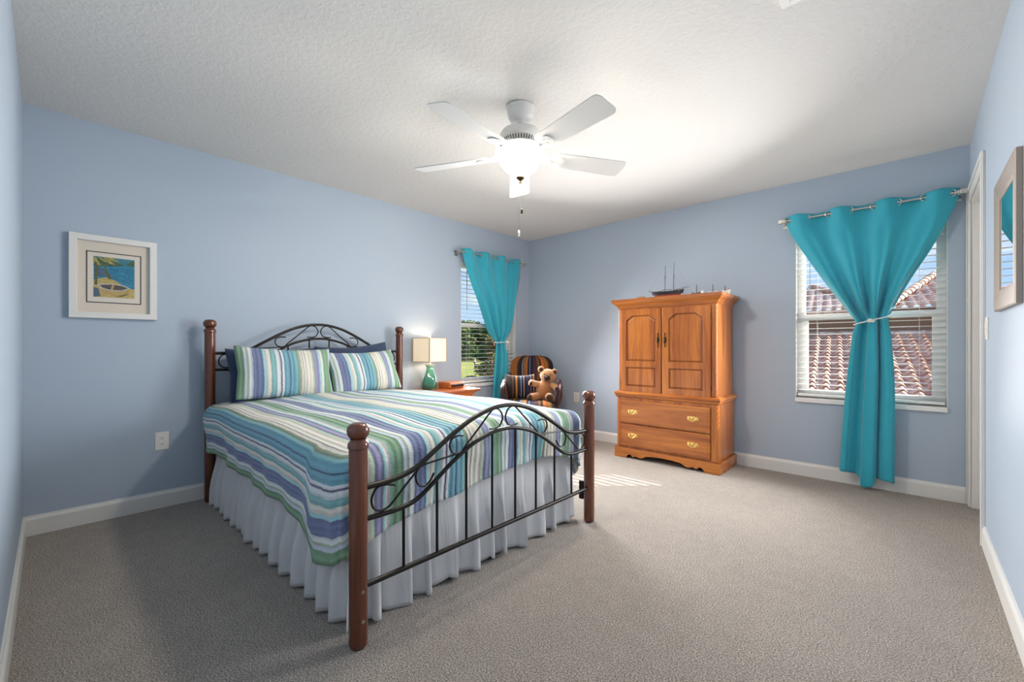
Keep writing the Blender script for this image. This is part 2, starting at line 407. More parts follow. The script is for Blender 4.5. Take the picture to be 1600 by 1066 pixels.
# windows
def window(name, s0, s1, P, label):
    """P(s, d, z): s along the wall, d outward depth"""
    def bx(mb, s0_, d0, z0, s1_, d1_, z1):
        a = P(s0_, d0, z0); b = P(s1_, d1_, z1)
        mb.box(min(a[0], b[0]), min(a[1], b[1]), z0, max(a[0], b[0]), max(a[1], b[1]), z1)
    zs = WZ0 + .035
    f = MB()   # vinyl frame
    for a, b in ((s0 + .004, s0 + .052), (s1 - .052, s1 - .004)): bx(f, a, .075, zs, b, .14, WZ1 - .004)
    bx(f, s0 + .052, .075, zs, s1 - .052, .14, zs + .04); bx(f, s0 + .052, .075, WZ1 - .05, s1 - .052, .14, WZ1 - .004)
    fo = struct(f.build(name, M['vinyl'], smooth=0, bevel=.002), label, 'window')
    g = MB(); 
    for a, b in ((s0, s0 + .004), (s1 - .004, s1)): bx(g, a, .001, zs, b, .148, WZ1)
    bx(g, s0 + .004, .001, WZ1 - .004, s1 - .004, .148, WZ1)
    g.build('window_return', M['trim'], fo, smooth=0)
    q = MB(); zm = 1.31
    bx(q, s0 + .052, .082, zm - .022, s1 - .052, .125, zm + .026)
    for a, b in ((s0 + .052, s0 + .076), (s1 - .076, s1 - .052)): bx(q, a, .082, zs + .04, b, .108, zm - .022)
    bx(q, s0 + .076, .082, zs + .04, s1 - .076, .108, zs + .066)
    q.build('sash', M['vinyl'], fo, smooth=0, bevel=.002)
    p = MB(); bx(p, s0 + .076, .094, zs + .066, s1 - .076, .098, zm - .022); p.build('pane', M['glass'], fo, smooth=0)
    p = MB(); bx(p, s0 + .052, .115, zm + .026, s1 - .052, .119, WZ1 - .05); p.build('pane', M['glass'], fo, smooth=0)
    st = MB(); bx(st, s0 - .0, -.022, WZ0, s1 + .0, .15, zs); st.build('window_sill', M['vinyl'], fo, smooth=0, bevel=.004)
    return fo
PB = lambda s, d, z: (s, d, z)
PA = lambda s, d, z: (-d, s, z)
window('window_1', AY0, AY1, PA, 'white single-hung window behind the curtain beside the nightstand')
window('window_2', BX0, BX1, PB, 'white single-hung window behind the curtain right of the armoire')

# ================================================================== blinds
def blind(s0, s1, P, side, label):
    d = .045
    t = thing('window_blind', P((s0 + s1) / 2, d, WZ0 + .04), label, 'blind')
    off = t.location
    def bx(mb, s0_, d0, z0, s1_, d1_, z1):
        a = P(s0_, d0, z0); b = P(s1_, d1_, z1); mb.box(min(a[0], b[0]), min(a[1], b[1]), z0, max(a[0], b[0]), max(a[1], b[1]), z1)
    h = MB(); bx(h, s0 + .01, d - .028, WZ1 - .055, s1 - .01, d + .026, WZ1 - .006); h.build('headrail', M['vinyl'], t, smooth=0, bevel=.003, off=off)
    sl = MB(); z = WZ0 + .10; pitch = .046; tl = radians(0)
    while z < WZ1 - .075:
        pts = []
        for k in range(5):
            q = (k / 4 - .5) * .043; pts.append((d + q, z + q * math.tan(tl) + .0014 * (1 - (2 * k / 4 - 1) ** 2)))
        vs = []; th = .0018
        for s_ in (s0 + .012, s1 - .012):
            for dd, zz in pts: vs.append(P(s_, dd, zz))
            for dd, zz in reversed(pts): vs.append(P(s_, dd, zz - th))
        n = 10
        sl.add(vs, [tuple(range(n)), tuple(range(2 * n - 1, n - 1, -1))] + [(i, i + n, (i + 1) % n + n, (i + 1) % n) for i in range(n)])
        z += pitch
    sl.build('slats', M['slat'], t, smooth=30, off=off)
    b = MB(); bx(b, s0 + .012, d - .025, WZ0 + .048, s1 - .012, d + .025, WZ0 + .066); b.build('bottom_rail', M['slat'], t, smooth=0, bevel=.003, off=off)
    for f in (.16, .84):
        c = MB(); sx_ = s0 + (s1 - s0) * f
        for dd in (d - .0255, d + .0255): c.tube([P(sx_, dd, WZ0 + .06), P(sx_, dd, WZ1 - .05)], .0011, 6)
        c.build('ladder_cord', M['cord'], t, off=off)
    wv = MB(); sw = s0 + (s1 - s0) * side; wv.tube([P(sw, d - .036, WZ1 - .05), P(sw, d - .036, 1.47)], .004, 8); wv.build('tilt_wand', M['nickel'], t, off=off)
blind(AY0, AY1, PA, .11, 'white slatted blind in the window beside the nightstand')
blind(BX0, BX1, PB, .11, 'white slatted blind in the window right of the armoire')

# ================================================================== curtains
def curtain_set(P, Lp, Rp, g0, g1, bot, zt, tie, rod, where):
    """P(s, d, z) with d into the room. Lp/Rp: [(z, s)] edges"""
    base = .09
    Ls = sorted(Lp); Rs = sorted(Rp); ztie = tie[2]
    nod = [.035 + i * .93 / 7 for i in range(8)]
    def cloth(u, w_):
        ztop = zt + .006 * sin(u * 7 * pi)
        zb = lerp(bot, u)
        # denser rows near top and tie are unnecessary: uniform rows
        z = ztop + (zb - ztop) * w_
        l = lerp(Ls, z); r = lerp(Rs, z)
        a = sstep(zt - .25, zt - .02, z)                    # grommet waves
        b = 1 - sstep(ztie - .02, ztie + .12, z)           # below the tie
        c = exp(-((z - ztie) / .10) ** 2)                  # gathered at the tie
        uu = (u - nod[0]) / (nod[1] - nod[0])
        top = sin(pi * uu)
        mid = sin(pi * uu) * .75 + .35 * sin(pi * uu * 2.1 + .6)
        low = sin(2 * pi * 2.4 * u + .4) + .35 * sin(2 * pi * 5.1 * u + 1.1)
        wid = max(.05, r - l)
        drop = (zt - z)
        amp_mid = .016 + .028 * sstep(.2, .85, drop)
        dd = base + a * .030 * top + (1 - a) * ((1 - b) * amp_mid * mid + b * .030 * low) 
        dd += .02 * (1 - a) * (1 - b) * sin(pi * u) * sstep(.05, .5, drop) - c * .012
        dd += .012 * b * sin(pi * u)
        s_ = l + (r - l) * u + (1 - a) * .010 * sin(2 * pi * uu * .5 + .8) * min(1, wid / .3) * (0 if u in (0, 1) else 1)
        return P(s_, max(dd, .034), z)
    nm = 'left window' if where == 'A' else 'right window'
    t = thing('curtain', P((g0 + g1) / 2, base, zt - .04), {'A': 'turquoise grommet curtain tied in at the middle, beside the nightstand', 'B': 'wider turquoise grommet curtain tied in at the middle, right of the armoire'}[where], 'curtain')
    off = t.location
    MB().grid(cloth, 150, 120).build('curtain_panel', M['teal'], t, smooth=180, off=off, solid=.003)
    zr = rod[2]
    for i, u in enumerate(nod):
        s_ = g0 + (g1 - g0) * u
        g = MB(); sg = 1 if i % 2 == 0 else -1
        ang = radians(58) * sg
        prof = []
        for k in range(20):
            a = 2 * pi * k / 20; prof.append((.0215 * cos(a), .0215 * sin(a)))
        # ring whose axis turns between the rod and the room, as the cloth does
        ax = Vector((cos(ang), sin(ang))); 
        path = [P(s_ - sin(ang) * p[0], base + cos(ang) * p[0], zr + p[1]) for p in prof]
        g.tube(path, .0048, 8, True); g.build('grommet', M['nickel'], t, off=off)
    # rod
    r = thing('curtain_rod', P((rod[0] + rod[1]) / 2, .0, zr), {'A': 'brushed nickel curtain rod with cube finials beside the room corner', 'B': 'brushed nickel curtain rod with cube finials beside the doorway'}[where], 'curtain rod')
    off2 = r.location
    MB().tube([P(rod[0], base, zr), P(rod[1], base, zr)], .0085, 14).build('rod', M['nickel'], r, off=off2)
    for e, sg in ((rod[0], -1), (rod[1], 1)):
        f = MB(); c = P(e + sg * .012, base, zr)
        f.box(c[0] - .016, c[1] - .016, c[2] - .016, c[0] + .016, c[1] + .016, c[2] + .016)
        c2 = P(e - sg * .008, base, zr); f.box(c2[0] - .012, c2[1] - .012, c2[2] - .012, c2[0] + .012, c2[1] + .012, c2[2] + .012)
        f.build('finial', M['nickel'], r, smooth=0, bevel=.003, off=off2)
        b = MB(); sb = e - sg * .012
        b.tube([P(sb, .003, zr - .012), P(sb, base, zr - .012)], .006, 8)
        c = P(sb, .004, zr - .012)
        hx, hy = (.018, .004) if where == 'B' else (.004, .018)
        b.box(c[0] - hx, c[1] - hy, c[2] - .03, c[0] + hx, c[1] + hy, c[2] + .03)
        b.build('bracket', M['nickel'], r, smooth=30, off=off2)
    # tie cord
    ts = (tie[0] + tie[1]) / 2; hw = (tie[1] - tie[0]) / 2 + .012
    k = thing('curtain_tieback', P(ts, base, ztie - .01), {'A': 'white cord tieback around the curtain beside the nightstand', 'B': 'white cord tieback around the curtain right of the armoire'}[where], 'tieback')
    off3 = k.location
    path = [P(ts + hw * cos(a), .094 + .062 * sin(a), ztie + tie[3] * cos(a)) for a in [2 * pi * i / 40 for i in range(40)]]
    MB().tube(path, .0045, 8, True).build('cord', M['cord'], k, off=off3)
    kk = MB(); c = Vector(P(ts + hw * tie[4], .094 + .064, ztie + tie[3] * tie[4])); kk.ell(c, (.016, .016, .016), None, 16, 10); 
    c2 = Vector(P(ts + hw * tie[4] + .016, .094 + .066, ztie - .006)); kk.ell(c2, (.013, .013, .013), None, 16, 10)
    kk.build('knot', M['cord'], k, off=off3)
PcB = lambda s, d, z: (s, -d, z)
PcA = lambda s, d, z: (d, s, z)
curtain_set(PcB, [(2.16, 2.872), (2.03, 2.907), (1.636, 3.115), (1.348, 3.285), (1.25, 3.343), (1.174, 3.326), (.881, 3.296), (.535, 3.269), (.0, 3.24)],
            [(2.16, 3.895), (2.065, 3.88), (1.784, 3.768), (1.532, 3.638), (1.30, 3.536), (1.25, 3.53), (1.17, 3.542), (.799, 3.563), (.336, 3.563), (0, 3.562)],
            2.866, 3.888, [(0, .115), (.28, .10), (.36, .05), (.5, .02), (.64, .05), (.7, .085), (1, .082)], 2.142,
            (3.343, 3.532, 1.262, .028, -.08), (2.862, 3.895, 2.108), 'B')
curtain_set(PcA, [(2.15, -1.222), (1.815, -1.094), (1.577, -.959), (1.243, -.795), (1.114, -.712), (.948, -.734), (.497, -.771), (0, -.79)],
            [(2.16, -.232), (1.872, -.276), (1.586, -.359), (1.27, -.467), (1.124, -.545), (.944, -.514), (.673, -.519), (.478, -.54), (0, -.55)],
            -1.235, -.215, [(0, .06), (.5, .04), (1, .06)], 2.135,
            (-.712, -.545, 1.118, .006, .55), (-1.245, -.205, 2.1), 'A')

# ================================================================== bed
BC = -2.752; HX, FX = .105, 2.208; YO = .749
bed = thing('bed', (1.16, BC, 0), 'bed with brown wooden posts and black iron scrollwork panels against the left wall', 'bed')
bo = bed.location
def post(x, y, h, name):
    p = [(.026, 0), (.031, .006), (.0325, .02), (.0325, h - .105), (.0325, h - .093), (.0362, h - .090), (.0368, h - .078), (.0345, h - .070), (.030, h - .066), (.0275, h - .062), (.0285, h - .057)]
    ob = MB().lathe(p, (x, y, 0), 32).build('post', M['cherry'], bed, off=bo)
    q = [(.024, h - .0575), (.033, h - .051), (.0385, h - .040), (.040, h - .028), (.0375, h - .015), (.030, h - .006), (.018, h - .001), (.004, h)]
    MB().lathe(q, (x, y, 0), 32).build('finial', M['cherry'], ob, off=bo)
    if x > 1:
        for z in (.205, .10):
            MB().lathe([(.006, 0), (.006, .0345), (.004, .036)], (x, y, z), 12, 'x').build('bolt_cap', M['bolt'], ob, off=bo)
    return ob
for x, h in ((HX, 1.257), (FX, .80)):
    for y in (BC - YO, BC + YO): post(x, y, h, 'post')
TOP = [(-.72, .561), (-.60, .566), (-.506, .588), (-.412, .640), (-.310, .697), (-.199, .748), (-.09, .778), (0, .786)]
LOW = [(-.72, .446), (-.575, .446), (-.488, .467), (-.392, .527), (-.310, .579), (-.199, .634), (-.077, .666), (0, .672)]
def mir(l): return l + [(-a, z) for a, z in reversed(l[:-1])]
SC = [  # scrolls on one side of the panel, (offset from centre, height)
    [(-.600, .541), (-.640, .552), (-.676, .548), (-.697, .515), (-.690, .478), (-.662, .460), (-.632, .464), (-.61, .478), (-.56, .523), (-.506, .570)],
    [(-.417, .548), (-.438, .518), (-.468, .505), (-.495, .520), (-.506, .552), (-.495, .580), (-.468, .591), (-.42, .596), (-.29, .604)],
    [(-.258, .679), (-.29, .682), (-.322, .672), (-.334, .646), (-.322, .618), (-.29, .605), (-.262, .613), (-.244, .632), (-.17, .694), (-.09, .764), (-.06, .776), (-.028, .764), (-.010, .729), (-.024, .697), (-.045, .685), (-.07, .682), (-.096, .684)],
]
def panel(x, dz, zlow, name):
    t = MB(); t.tube(spline([(x, BC + a, z + dz) for a, z in mir(TOP)], 6), .0108, 10); t.build('top_rail', M['iron'], bed, off=bo)
    t = MB(); t.tube(spline([(x, BC + a, z + dz) for a, z in mir(LOW)], 6), .0095, 10); t.build('arch_rail', M['iron'], bed, off=bo)
    t = MB(); t.tube([(x, BC - .718, zlow), (x, BC + .718, zlow)], .0105, 10); t.build('lower_rail', M['iron'], bed, off=bo)
    for i in range(8):
        a = (i - 3.5) * .1605; zt = lerp([(q[0], q[1]) for q in mir(LOW)], a) + dz
        MB().tube([(x, BC + a, zlow), (x, BC + a, zt)], .0058, 8).build('spindle', M['iron'], bed, off=bo)
    for sg in (-1, 1):
        for sc in SC:
            MB().tube(spline([(x, BC + sg * a * -1 if sg > 0 else BC + a, z + dz) for a, z in sc], 6), .0043, 8).build('scroll', M['iron'], bed, off=bo)
panel(FX, 0, .207, 'foot'); panel(HX, .461, .55, 'head')
for sg in (-1, 1):
    r = MB(); y = BC + sg * .690
    r.box(HX, y - .003, .13, 2.06, y + .003, .25).box(HX, y - sg * .03 - .003 if sg > 0 else y, .13, 2.06, y + .003 if sg > 0 else y + .033, .136)
    ob = r.build('side_rail', M['iron'], bed, smooth=0, off=bo)
    b = MB(); b.box(FX - .062, BC + sg * .738 - .008, .13, FX - .035, BC + sg * .738 + .008, .24); b.build('rail_bracket', M['iron'], ob, smooth=0, bevel=.002, off=bo)
for x in (.6, 1.15, 1.7):
    MB().box(x - .04, BC - .70, .20, x + .04, BC + .70, .225).build('slat', M['oak_y'], bed, smooth=0, off=bo)

# mattress on a box base
def rbox(mb, x0, y0, z0, x1, y1, z1): return mb.box(x0, y0, z0, x1, y1, z1)
mt = rbox(MB(), .16, BC - .70, .226, 2.06, BC + .70, .42).build('box_spring', M['mattress'], smooth=30, bevel=.03, seg=4)
tag(mt, 'navy blue box base between the bed frame and the mattress', 'box spring')
mt = rbox(MB(), .16, BC - .705, .421, 2.065, BC + .705, .665).build('mattress', M['mattress'], smooth=30, bevel=.05, seg=5)
tag(mt, 'mattress under the striped quilt on the bed', 'mattress')

# quilt
QX0, QX1, QW = .14, 2.075, .715
def qtop(x, y):
    a = abs(y - BC) / QW
    z = .722 - .038 * a ** 2.2 - .02 * sstep(1.55, 2.1, x) 
    z += .008 * sin(3.1 * x + 1.3 * y) * (1 - a * a) + .0035 * sin(9 * x + 2.2 * sin(5 * y)) + .003 * sin(13 * y + 3 * x) * sin(4 * x + 1)
    z -= .012 * (1 - sstep(.15, .5, x))
    return z
qn = lambda a, b: sin(a * 7.3 + 1.1 * sin(b * 9)) * .5 + .5 * sin(a * 17.1 + 2 * sin(b * 6 + 1))
R_ = .075
def drop(x, y, nx, ny, t, per):
    """hang distance t below the rim point (x, y), outward normal (nx, ny)"""
    z0 = qtop(x, y)
    arc = R_ * pi / 2
    if t < arc: a = t / R_; o = R_ * sin(a); d = R_ * (1 - cos(a))
    else: o = R_; d = R_ + (t - arc)
    k = sstep(.05, .34, t)
    o += k * .012 * qn(per * 1.6, t * 2) - .018 * sstep(.08, .35, t) + .010 * k
    return (x + nx * o, y + ny * o, z0 - d)
qb = MB()
def len_left(x): return lerp([(QX0, .345), (.6, .35), (1.2, .365), (1.7, .385), (1.86, .396), (1.895, .49), (1.94, .492), (QX1, .465)], x) + .006 * sin(x * 11)
def len_foot(y): return lerp([(BC - QW, .385), (-3.2, .358), (-2.9, .33), (-2.6, .292), (-2.2, .30), (BC + QW, .33)], y) + .004 * sin(y * 14)
U0 = 0.425                         # arc length from the left hem to the rim
NX, NY, ND = 90, 70, 26
qb.grid(lambda u, v: (QX0 + (QX1 - QX0) * u, BC - QW + 2 * QW * v, qtop(QX0 + (QX1 - QX0) * u, BC - QW + 2 * QW * v)), NX, NY, uv=lambda u, v: (U0 + 2 * QW * v, u * 1.93))
qb.grid(lambda u, v: drop(QX0 + (QX1 - QX0) * u, BC - QW, 0, -1, v * len_left(QX0 + (QX1 - QX0) * u), u * 1.93), NX, ND, uv=lambda u, v: (U0 - v * U0, u * 1.93))
qb.grid(lambda u, v: drop(QX0 + (QX1 - QX0) * u, BC + QW, 0, 1, v * len_left(QX0 + (QX1 - QX0) * u), u * 1.93 + 3), NX, ND, uv=lambda u, v: (U0 + 2 * QW + v * .4, u * 1.93))
qb.grid(lambda u, v: drop(QX1, BC - QW + 2 * QW * u, 1, 0, v * len_foot(BC - QW + 2 * QW * u), u * 1.43 + 7), NY, ND, uv=lambda u, v: (U0 + 2 * QW * u, 1.93 + v * .38))
for sg in (-1, 1):
    def cor(u, v, sg=sg):
        a = u * pi / 2
        l = len_left(QX1) * (1 - u) + len_foot(BC + sg * QW) * u
        pu = (1.93 + (0 if sg < 0 else 3)) * (1 - u) + (7 if sg < 0 else 8.43) * u
        return drop(QX1, BC + sg * QW, sin(a), sg * cos(a), v * l, pu)
    if sg < 0: qb.grid(cor, 12, ND, uv=lambda u, v: (U0 - v * U0, 1.93 + .03 * u))
    else: qb.grid(cor, 12, ND, uv=lambda u, v: (U0 + 2 * QW + v * .4 * (1 - u), 1.93))
qo = qb.build('quilt', M['quilt'], smooth=180, solid=.007)
tag(qo, 'quilted bedspread in blue, green, cream and violet stripes over the bed', 'quilt')

# bed skirt
rs = random.Random(3)
def pleat(n):
    """irregular gather positions in metres"""
    out = [0]
    while out[-1] < n: out.append(out[-1] + rs.uniform(.075, .17))
    return out
def skirt_run(mb, p0, p1, nrm, zt, zb):
    p0 = Vector(p0); p1 = Vector(p1); d = (p1 - p0); Ln = d.length; d.normalize(); n = Vector(nrm); pl = pleat(Ln + .3)
    amps = [rs.uniform(.6, 1.15) for _ in pl]; lens = [rs.uniform(-.012, .030) for _ in pl]
    def fn(u, v):
        s = u * Ln
        k = 0
        while k + 1 < len(pl) and pl[k + 1] <= s: k += 1
        f = (s - pl[k]) / (pl[k + 1] - pl[k])
        wv = (f ** .7) * 2 - 1 if f < .82 else 1 - (f - .82) / .18 * 2
        ft = sstep(.0, .8, v)
        fine = .0025 * sin(s * 320) * (1 - v) * sstep(0, .06, v)
        o = -.010 + ft * ((.040 * wv) * amps[k] + .018) + fine + .012 * v
        slide = ft * .020 * sin(2 * pi * f) * amps[k]
        q = p0 + d * (s + slide) + n * o
        z = zt + (zb + lens[k] * (1 - abs(2 * f - 1)) - zt) * v
        return (q.x, q.y, max(z, .004))
    mb.grid(fn, int(Ln / .0085), 22)
sk = MB()
skirt_run(sk, (.15, BC - .728, 0), (2.10, BC - .728, 0), (0, -1, 0), .44, .006)
skirt_run(sk, (2.10, BC - .715, 0), (2.10, BC + .715, 0), (1, 0, 0), .455, .006)
skirt_run(sk, (2.10, BC + .728, 0), (.15, BC + .728, 0), (0, 1, 0), .44, .006)
so_ = sk.build('bed_skirt', M['skirt'], smooth=180, solid=.002)
tag(so_, 'white gathered bed skirt hanging below the striped quilt', 'bed skirt')

# pillows
def pillow(mb, w_, h_, t_, uoff=0, flange=.0, sag=.0):
    def fn(sgn):
        def f(u, v):
            a = u * 2 - 1; b = v * 2 - 1
            pu = (1 - abs(a) ** 2.4); pv = (1 - abs(b) ** 2.2)
            th = t_ / 2 * (max(0, pu) * max(0, pv)) ** .55
            th += .004 * sin(9 * a + 3 * b) * pu * pv
            pin = 1 - .055 * (1 - abs(b)) ** 1.2 * abs(a) ** 6
            pin2 = 1 - .07 * (1 - abs(a)) ** 1.2 * abs(b) ** 6
            return (sgn * th, a * w_ / 2 * pin, b * h_ / 2 * pin2 - sag * (1 - a * a) * (b + 1) * .5)
        return f
    mb.grid(fn(1), 56, 36, uv=lambda u, v: (uoff + u * w_, v * h_))
    mb.grid(fn(-1), 56, 36, uv=lambda u, v: (uoff + u * w_, v * h_))
    return mb
def place_pillow(name, c, w_, h_, t_, tilt, yaw, roll, m, label, cat, uoff=0, sag=.02, group=None):
    mt_ = Matrix.Rotation(yaw, 4, 'Z') @ Matrix.Rotation(-tilt, 4, 'Y') @ Matrix.Rotation(roll, 4, 'X')
    b = pillow(MB(), w_, h_, t_, uoff, 0, sag); b.xf(mt_)
    o = b.build(name, m, smooth=180); o.location = c; tag(o, label, cat, group); return o
place_pillow('pillow', (.185, -3.09, .868), .66, .40, .15, radians(14), radians(2), radians(1), M['navy'], 'navy pillow behind the left striped pillow on the bed', 'pillow')
place_pillow('pillow', (.185, -2.47, .888), .64, .42, .15, radians(14), radians(0), radians(4), M['navy'], 'navy pillow behind the right striped pillow, corner pointing up', 'pillow')
place_pillow('pillow', (.335, -3.085, .882), .645, .385, .16, radians(20), radians(-2), radians(-2.5), M['sham'], 'striped pillow leaning at the left side of the bed head', 'pillow', .0, .012)
place_pillow('pillow', (.325, -2.47, .865), .62, .365, .16, radians(24), radians(3), radians(2), M['sham'], 'striped pillow leaning at the side of the bed nearer the lamp', 'pillow', .06 + .55, .012)

# ================================================================== armoire
AX0, AX1, AYF = 1.555, 2.462, -.455
ar = thing('armoire', ((AX0 + AX1) / 2, -.24, 0), 'tall golden oak armoire with two doors and two drawers at the back wall', 'armoire')
ao = ar.location
AB = lambda mb, name, m=M['oak'], p=ar, bev=.003, sm=0: mb.build(name, M[m] if isinstance(m, str) else m, p, smooth=sm, bevel=bev, off=ao)
AB(MB().box(AX0, AYF, .62, AX1, -.02, 1.455), 'upper_case', 'oak', bev=.004)
AB(MB().box(AX0 - .012, AYF - .012, .09, AX1 + .012, -.02, .585), 'lower_case', 'oak', bev=.004)
def mold(prof, name):   # (outset, z) moulding around front and two sides
    mb = MB(); n = len(prof); rings = []
    for o, z in prof:
        rings += [(AX0 - o, -.018, z), (AX0 - o, AYF - o, z), (AX1 + o, AYF - o, z), (AX1 + o, -.018, z)]
    fs = []
    for i in range(n - 1):
        for k in range(4): a = i * 4 + k; b = i * 4 + (k + 1) % 4; fs.append((a, b, b + 4, a + 4))
    fs.append((0, 3, 2, 1)); k = (n - 1) * 4; fs.append((k, k + 1, k + 2, k + 3))
    mb.add(rings, fs); return AB(mb, name, 'oak_x', bev=0, sm=0)
mold([(.001, 1.43), (.006, 1.437), (.010, 1.447), (.022, 1.464), (.036, 1.476), (.044, 1.482), (.046, 1.488), (.052, 1.49), (.055, 1.497), (.055, 1.512), (.052, 1.518), (.046, 1.521)], 'cornice')
mold([(.012, .578), (.02, .583), (.026, .592), (.027, .603), (.031, .606), (.036, .615), (.034, .626), (.024, .634), (.012, .641), (.001, .643)], 'waist_moulding')
mold([(.014, .09), (.026, .096), (.030, .098), (.031, .088), (.031, .07)], 'base_moulding')
# scalloped plinth: front apron with the cut outline, two side panels
def apron():
    x0, x1 = AX0 - .032, AX1 + .032; c = (x0 + x1) / 2; hw = (x1 - x0) / 2
    half = [(-hw, .0), (-hw + .125, .0), (-hw + .131, .022), (-hw + .15, .037), (-hw + .172, .035), (-hw + .187, .02), (-hw + .200, .018), (-hw + .213, .030), (-hw + .23, .027), (-hw + .26, .018), (-hw + .285, .022), (-hw + .31, .036), (-hw + .33, .045), (-hw + .40, .052), (0, .055)]
    pts = half + [(-a, z) for a, z in reversed(half[:-1])]
    return [(c + a, z) for a, z in pts] + [(x1, .085), (x0, .085)]
mb = MB(); mb.prism(apron(), AYF - .032, AYF - .010, 'xz')
for x0, x1 in ((AX0 - .032, AX0 - .012), (AX1 + .012, AX1 + .032)): mb.box(x0, AYF - .010, 0, x1, -.02, .085)
AB(mb, 'plinth', 'oak_x', bev=.002)
AB(MB().box(AX0 - .01, AYF + .02, .086, AX1 + .01, -.022, .0895), 'bottom_board', 'oak_dark', bev=0)
yF = AYF
def ogon(x0, z0, x1, z1, cut, o=0):
    x0 += o; z0 += o; x1 -= o; z1 -= o
    if not cut: return [(x0, z0), (x1, z0), (x1, z1), (x0, z1)]
    c, d = cut; return [(x0, z0), (x1, z0), (x1, z1 - d), (x1 - c * .22, z1 - d * .80), (x1 - c, z1), (x0 + c, z1), (x0 + c * .22, z1 - d * .80), (x0, z1 - d)]
def framed(x0, z0, x1, z1, cut, name, parent, y, m='oak'):
    """a raised field sunk in a frame: bevelled ring then flat field"""
    mb = MB(); a = ogon(x0, z0, x1, z1, cut); b = ogon(x0, z0, x1, z1, cut, .020); n = len(a)
    vs = [(p[0], y - .0005, p[1]) for p in a] + [(p[0], y + .0055, p[1]) for p in ogon(x0, z0, x1, z1, cut, .007)] + [(p[0], y - .0015, p[1]) for p in b]
    fs = [(i, (i + 1) % n, (i + 1) % n + n, i + n) for i in range(n)] + [(i + n, (i + 1) % n + n, (i + 1) % n + 2 * n, i + 2 * n) for i in range(n)] + [tuple(range(2 * n, 3 * n))]
    mb.add(vs, fs); ob = AB(mb, name, m, parent, bev=0)
    g = MB(); e = ogon(x0, z0, x1, z1, cut, .0065)
    g.add([(p[0], y - .0008, p[1]) for p in ogon(x0, z0, x1, z1, cut, .0002)] + [(p[0], y - .0008, p[1]) for p in e], [(i, (i + 1) % n, (i + 1) % n + n, i + n) for i in range(n)])
    AB(g, 'panel_groove', 'oak_dark', parent, bev=0); return ob
def door_frame(x0, z0, x1, z1, holes, y0, y1):
    """door slab with real openings for its two panels"""
    mb = MB(); bm = bmesh.new()
    def loop(pts, y): return [bm.verts.new((p[0], y, p[1])) for p in pts]
    res = []
    for y in (y0, y1):
        outer = loop([(x0, z0), (x1, z0), (x1, z1), (x0, z1)], y); ed = [bm.edges.new((outer[i], outer[(i + 1) % 4])) for i in range(4)]
        hl = []
        for h in holes:
            q = loop(h, y); ed += [bm.edges.new((q[i], q[(i + 1) % len(q)])) for i in range(len(q))]; hl.append(q)
        bmesh.ops.triangle_fill(bm, edges=ed, use_beauty=True); res.append([outer] + hl)
    for A, B in zip(res[0], res[1]):
        for i in range(len(A)): j = (i + 1) % len(A); bm.faces.new((A[i], A[j], B[j], B[i]))
    # remove fills that landed inside the holes
    def inside(c, h):
        r = False; j = len(h) - 1
        for i in range(len(h)):
            if (h[i][1] > c.z) != (h[j][1] > c.z) and c.x < (h[j][0] - h[i][0]) * (c.z - h[i][1]) / (h[j][1] - h[i][1]) + h[i][0]: r = not r
            j = i
        return r
    bad = [f for f in bm.faces if abs(f.normal.y) > .5 and any(inside(f.calc_center_median(), h) for h in holes)]
    bmesh.ops.delete(bm, geom=bad, context='FACES_ONLY')
    bm.verts.index_update()
    mb.add([v.co.copy() for v in bm.verts], [tuple(v.index for v in f.verts) for f in bm.faces]); bm.free(); return mb
for (x0, x1, px0, px1, hx) in ((1.583, 1.985, 1.640, 1.936, 1.958), (1.996, 2.415, 2.055, 2.354, 2.024)):
    up = (px0, .930, px1, 1.362); lo = (px0, .690, px1, .872); cut = (.062, .045)
    mb = door_frame(x0, .636, x1, 1.418, [ogon(*up, cut), ogon(*lo, None)], yF - .020, yF - .002)
    d = AB(mb, 'door', 'oak', bev=.002)
    framed(*up, cut, 'raised_panel', d, yF - .014); framed(*lo, None, 'raised_panel', d, yF - .014)
    h = MB(); z = 1.128
    h.prism(spline([(hx - .004, z - .055), (hx, z - .068), (hx + .004, z - .055), (hx + .003, z - .03), (hx + .012, z - .016), (hx + .014, z), (hx + .012, z + .016), (hx + .003, z + .03), (hx + .004, z + .055), (hx, z + .068), (hx - .004, z + .055), (hx - .003, z + .03), (hx - .012, z + .016), (hx - .014, z), (hx - .012, z - .016), (hx - .003, z - .03)] if False else [Vector((a, b)) for a, b in ((hx - .004, z - .055), (hx, z - .068), (hx + .004, z - .055), (hx + .003, z - .03), (hx + .012, z - .016), (hx + .014, z), (hx + .012, z + .016), (hx + .003, z + .03), (hx + .004, z + .055), (hx, z + .068), (hx - .004, z + .055), (hx - .003, z + .03), (hx - .012, z + .016), (hx - .014, z), (hx - .012, z - .016), (hx - .003, z - .03))], 3, True), yF - .0245, yF - .0205, 'xz')
    h.ell((hx, yF - .031, z), (.010, .008, .014), None, 14, 10); h.tube([(hx, yF - .038, z + .008), (hx, yF - .041, z - .012), (hx, yF - .036, z - .034)], .0035, 8)
    AB(h, 'handle', 'bronze', d, bev=0, sm=40)
    for z in (.72, 1.33):
        xx = x0 - .004 if x0 < 1.7 else x1 + .004
        AB(MB().lathe([(.004, z - .025), (.004, z + .025)], (xx, yF - .012, 0), 10), 'hinge', 'bronze', d, bev=0, sm=40)
yD = AYF - .012
